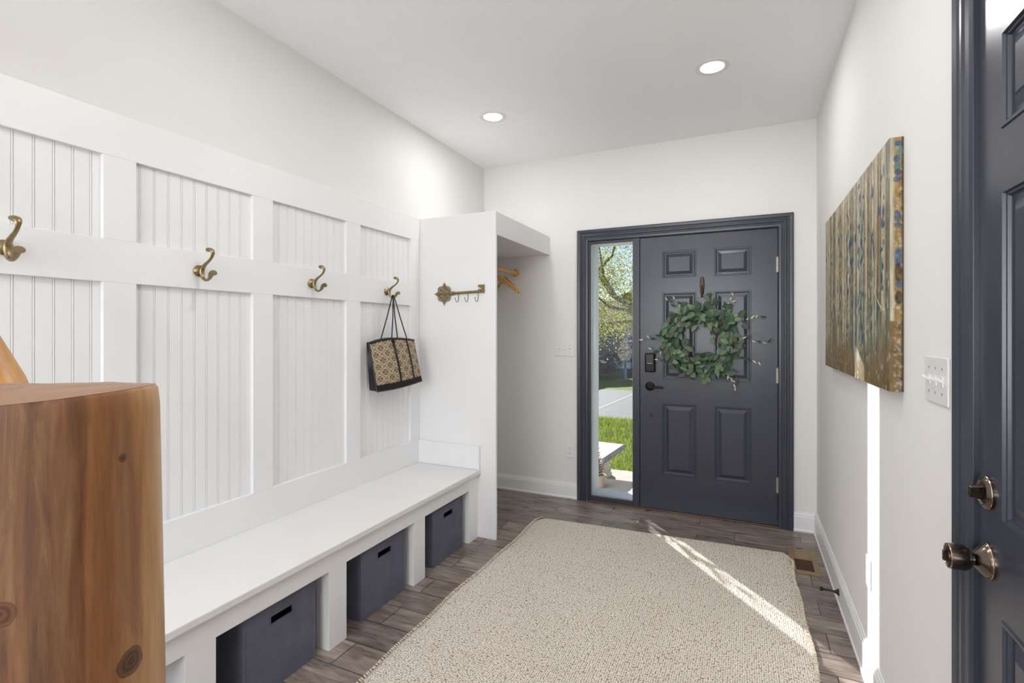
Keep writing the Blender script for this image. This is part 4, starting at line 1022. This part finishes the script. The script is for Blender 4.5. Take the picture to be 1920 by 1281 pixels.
MB().prism([(0, 0), (.55, -.42), (.3, -.55), (-.12, -.1)], lambda p, q: (-5.25+p, 24.0, 2.35+q), lambda p, q: (-5.25+p, 24.1, 2.35+q)).build('gable_bracket', M['ext_white'], hs)
MB().prism([(0, 0), (-.5, -.42), (-.25, -.55), (.12, -.1)], lambda p, q: (-3.55+p, 24.0, 2.35+q), lambda p, q: (-3.55+p, 24.1, 2.35+q)).build('gable_bracket', M['ext_white'], hs)
b = MB().box(-5.9, -4.5, 22.0, 22.3, -.31, -.02); tag(b.build('garden_wall', M['ext_white'], bevel=.02), 'low white garden wall in front of the blue siding', 'wall')
plant('potted_agave', 'pale spiky potted plant on the low white wall by the blue siding', (-5.06, 22.12, -.02), .30, [L(190, 200, 196), L(170, 184, 180)], 26, .30, (.1, .1))
fn_ = thing('metal_railing', 'small pale metal railing in front of the blue siding', 'railing', (-4.5, 22.4, -.31))
b = MB()
for k in range(5): b.tube([(-4.75+k*.13, 22.45, -.31), (-4.75+k*.13, 22.45, .30)], .015, 6)
b.build('balusters', M['steel'], fn_)
MB().tube([(-4.78, 22.45, .30), (-4.2, 22.45, .30)], .02, 6).build('top_rail', M['steel'], fn_)
random.seed(5)
for (x, y, r_, lab) in ((-4.95, 20.6, .42, 'dark shrub beside the black car, right of its hood'), (-6.15, 21.6, .45, 'dark low shrub at the foot of the grey siding')):
    t = thing('shrub', lab, 'shrub', (x, y, -.31)); m_ = MB()
    for k in range(900):
        v_ = Vector((random.gauss(0, 1), random.gauss(0, 1), random.gauss(0, 1))).normalized()*r_*random.uniform(.6, 1)
        leaf(m_, Vector((x, y, -.31+r_*.9))+v_, v_+Vector((0, 0, .2)), Vector((random.gauss(0, 1), random.gauss(0, 1), 1)), .07, .03, random.choice([L(44, 56, 38), L(34, 44, 32), L(60, 70, 44)])[:3])
    m_.build('leaves', M['treeleaf'], t, cols=True, fix=False)
    MB().tube([(x, y, -.31), (x, y, .1)], .03, 6).build('stem', M['bark'], t)

# black car, hood pointing right
car = thing('parked_car', 'black car parked across the driveway, its front end showing', 'car', (-6.4, 17.6, -.31))
CY0, CY1, GZ = 16.7, 18.45, -.31
def cx(p): return -4.22-p
side_ = [(.02, .22), (0, .42), (.04, .62), (.16, .74), (.55, .84), (1.15, .93), (1.35, .96), (2.0, 1.40), (2.4, 1.47), (3.4, 1.46), (4.05, 1.12), (4.5, 1.05), (4.55, .6), (4.5, .25), (4.1, .2), (.4, .18)]
b = MB(); n_ = len(side_); secs = [(0, .10), (.12, .03), (.35, 0), (1.4, 0), (1.63, .03), (1.75, .10)]; vs = []
for yo, ins in secs:
    for p, q in side_:
        k = 1 if q > 1.0 else 0; nn_ = ins*(1.5 if p < 1.3 else .3); vs.append((cx(min(4.5, p+nn_*(1 if p < 2.2 else -1))), CY0+yo+(k*.14*(1 if yo < .5 else -1 if yo > 1.2 else 0)), GZ+q))
fs = [(i*n_+j, i*n_+(j+1) % n_, (i+1)*n_+(j+1) % n_, (i+1)*n_+j) for i in range(len(secs)-1) for j in range(n_)]+[tuple(range(n_)), tuple((len(secs)-1)*n_+j for j in range(n_))]
b.add(vs, fs).build('body', M['carpaint'], car, smooth=True)
MB().prism([(1.5, 1.03), (2.08, 1.38), (3.35, 1.39), (3.85, 1.10), (3.8, 1.03)], lambda p, q: (cx(p), CY0+.118, GZ+q), lambda p, q: (cx(p), CY0+.14, GZ+q)).build('side_window', M['carglass'], car)
MB().add([(cx(1.37), CY0+.2, GZ+.975), (cx(1.37), CY1-.2, GZ+.975), (cx(1.99), CY1-.28, GZ+1.40), (cx(1.99), CY0+.28, GZ+1.40)], [(0, 1, 2, 3)]).build('windscreen', M['carglass'], car)
for y in (CY0+.02, CY1-.02-.2):
    MB().prism([(.04, .60), (.10, .56), (.30, .64), (.28, .69), (.14, .68)], lambda p, q: (cx(p), y, GZ+q), lambda p, q: (cx(p), y+.2, GZ+q)).build('headlight', M['carlamp'], car, bevel=.01)
for p in (.85, 3.65):
    for y in (CY0+.0, CY1-.2):
        w_ = MB().lathe([(0, 0), (.30, 0), (.33, .03), (.33, .17), (.30, .2), (0, .2)], (cx(p), y, GZ+.33), (0, 1, 0), 28).build('wheel', M['tyre'], car, smooth=True)
        MB().lathe([(0, -.01), (.20, -.01), (.21, .01), (0, .02)], (cx(p), y, GZ+.33), (0, 1, 0), 20).build('wheel_hub', M['steel'], w_, smooth=True)
MB().box(cx(.02), cx(-.015), CY0+.35, CY1-.35, GZ+.36, GZ+.52).build('grille', M['blackgap'], car)
MB().tube([(cx(0), CY0+.1, GZ+.27), (cx(-.01), (CY0+CY1)/2, GZ+.27), (cx(0), CY1-.1, GZ+.27)], .03, 8).build('bumper_strip', M['blackgap'], car)
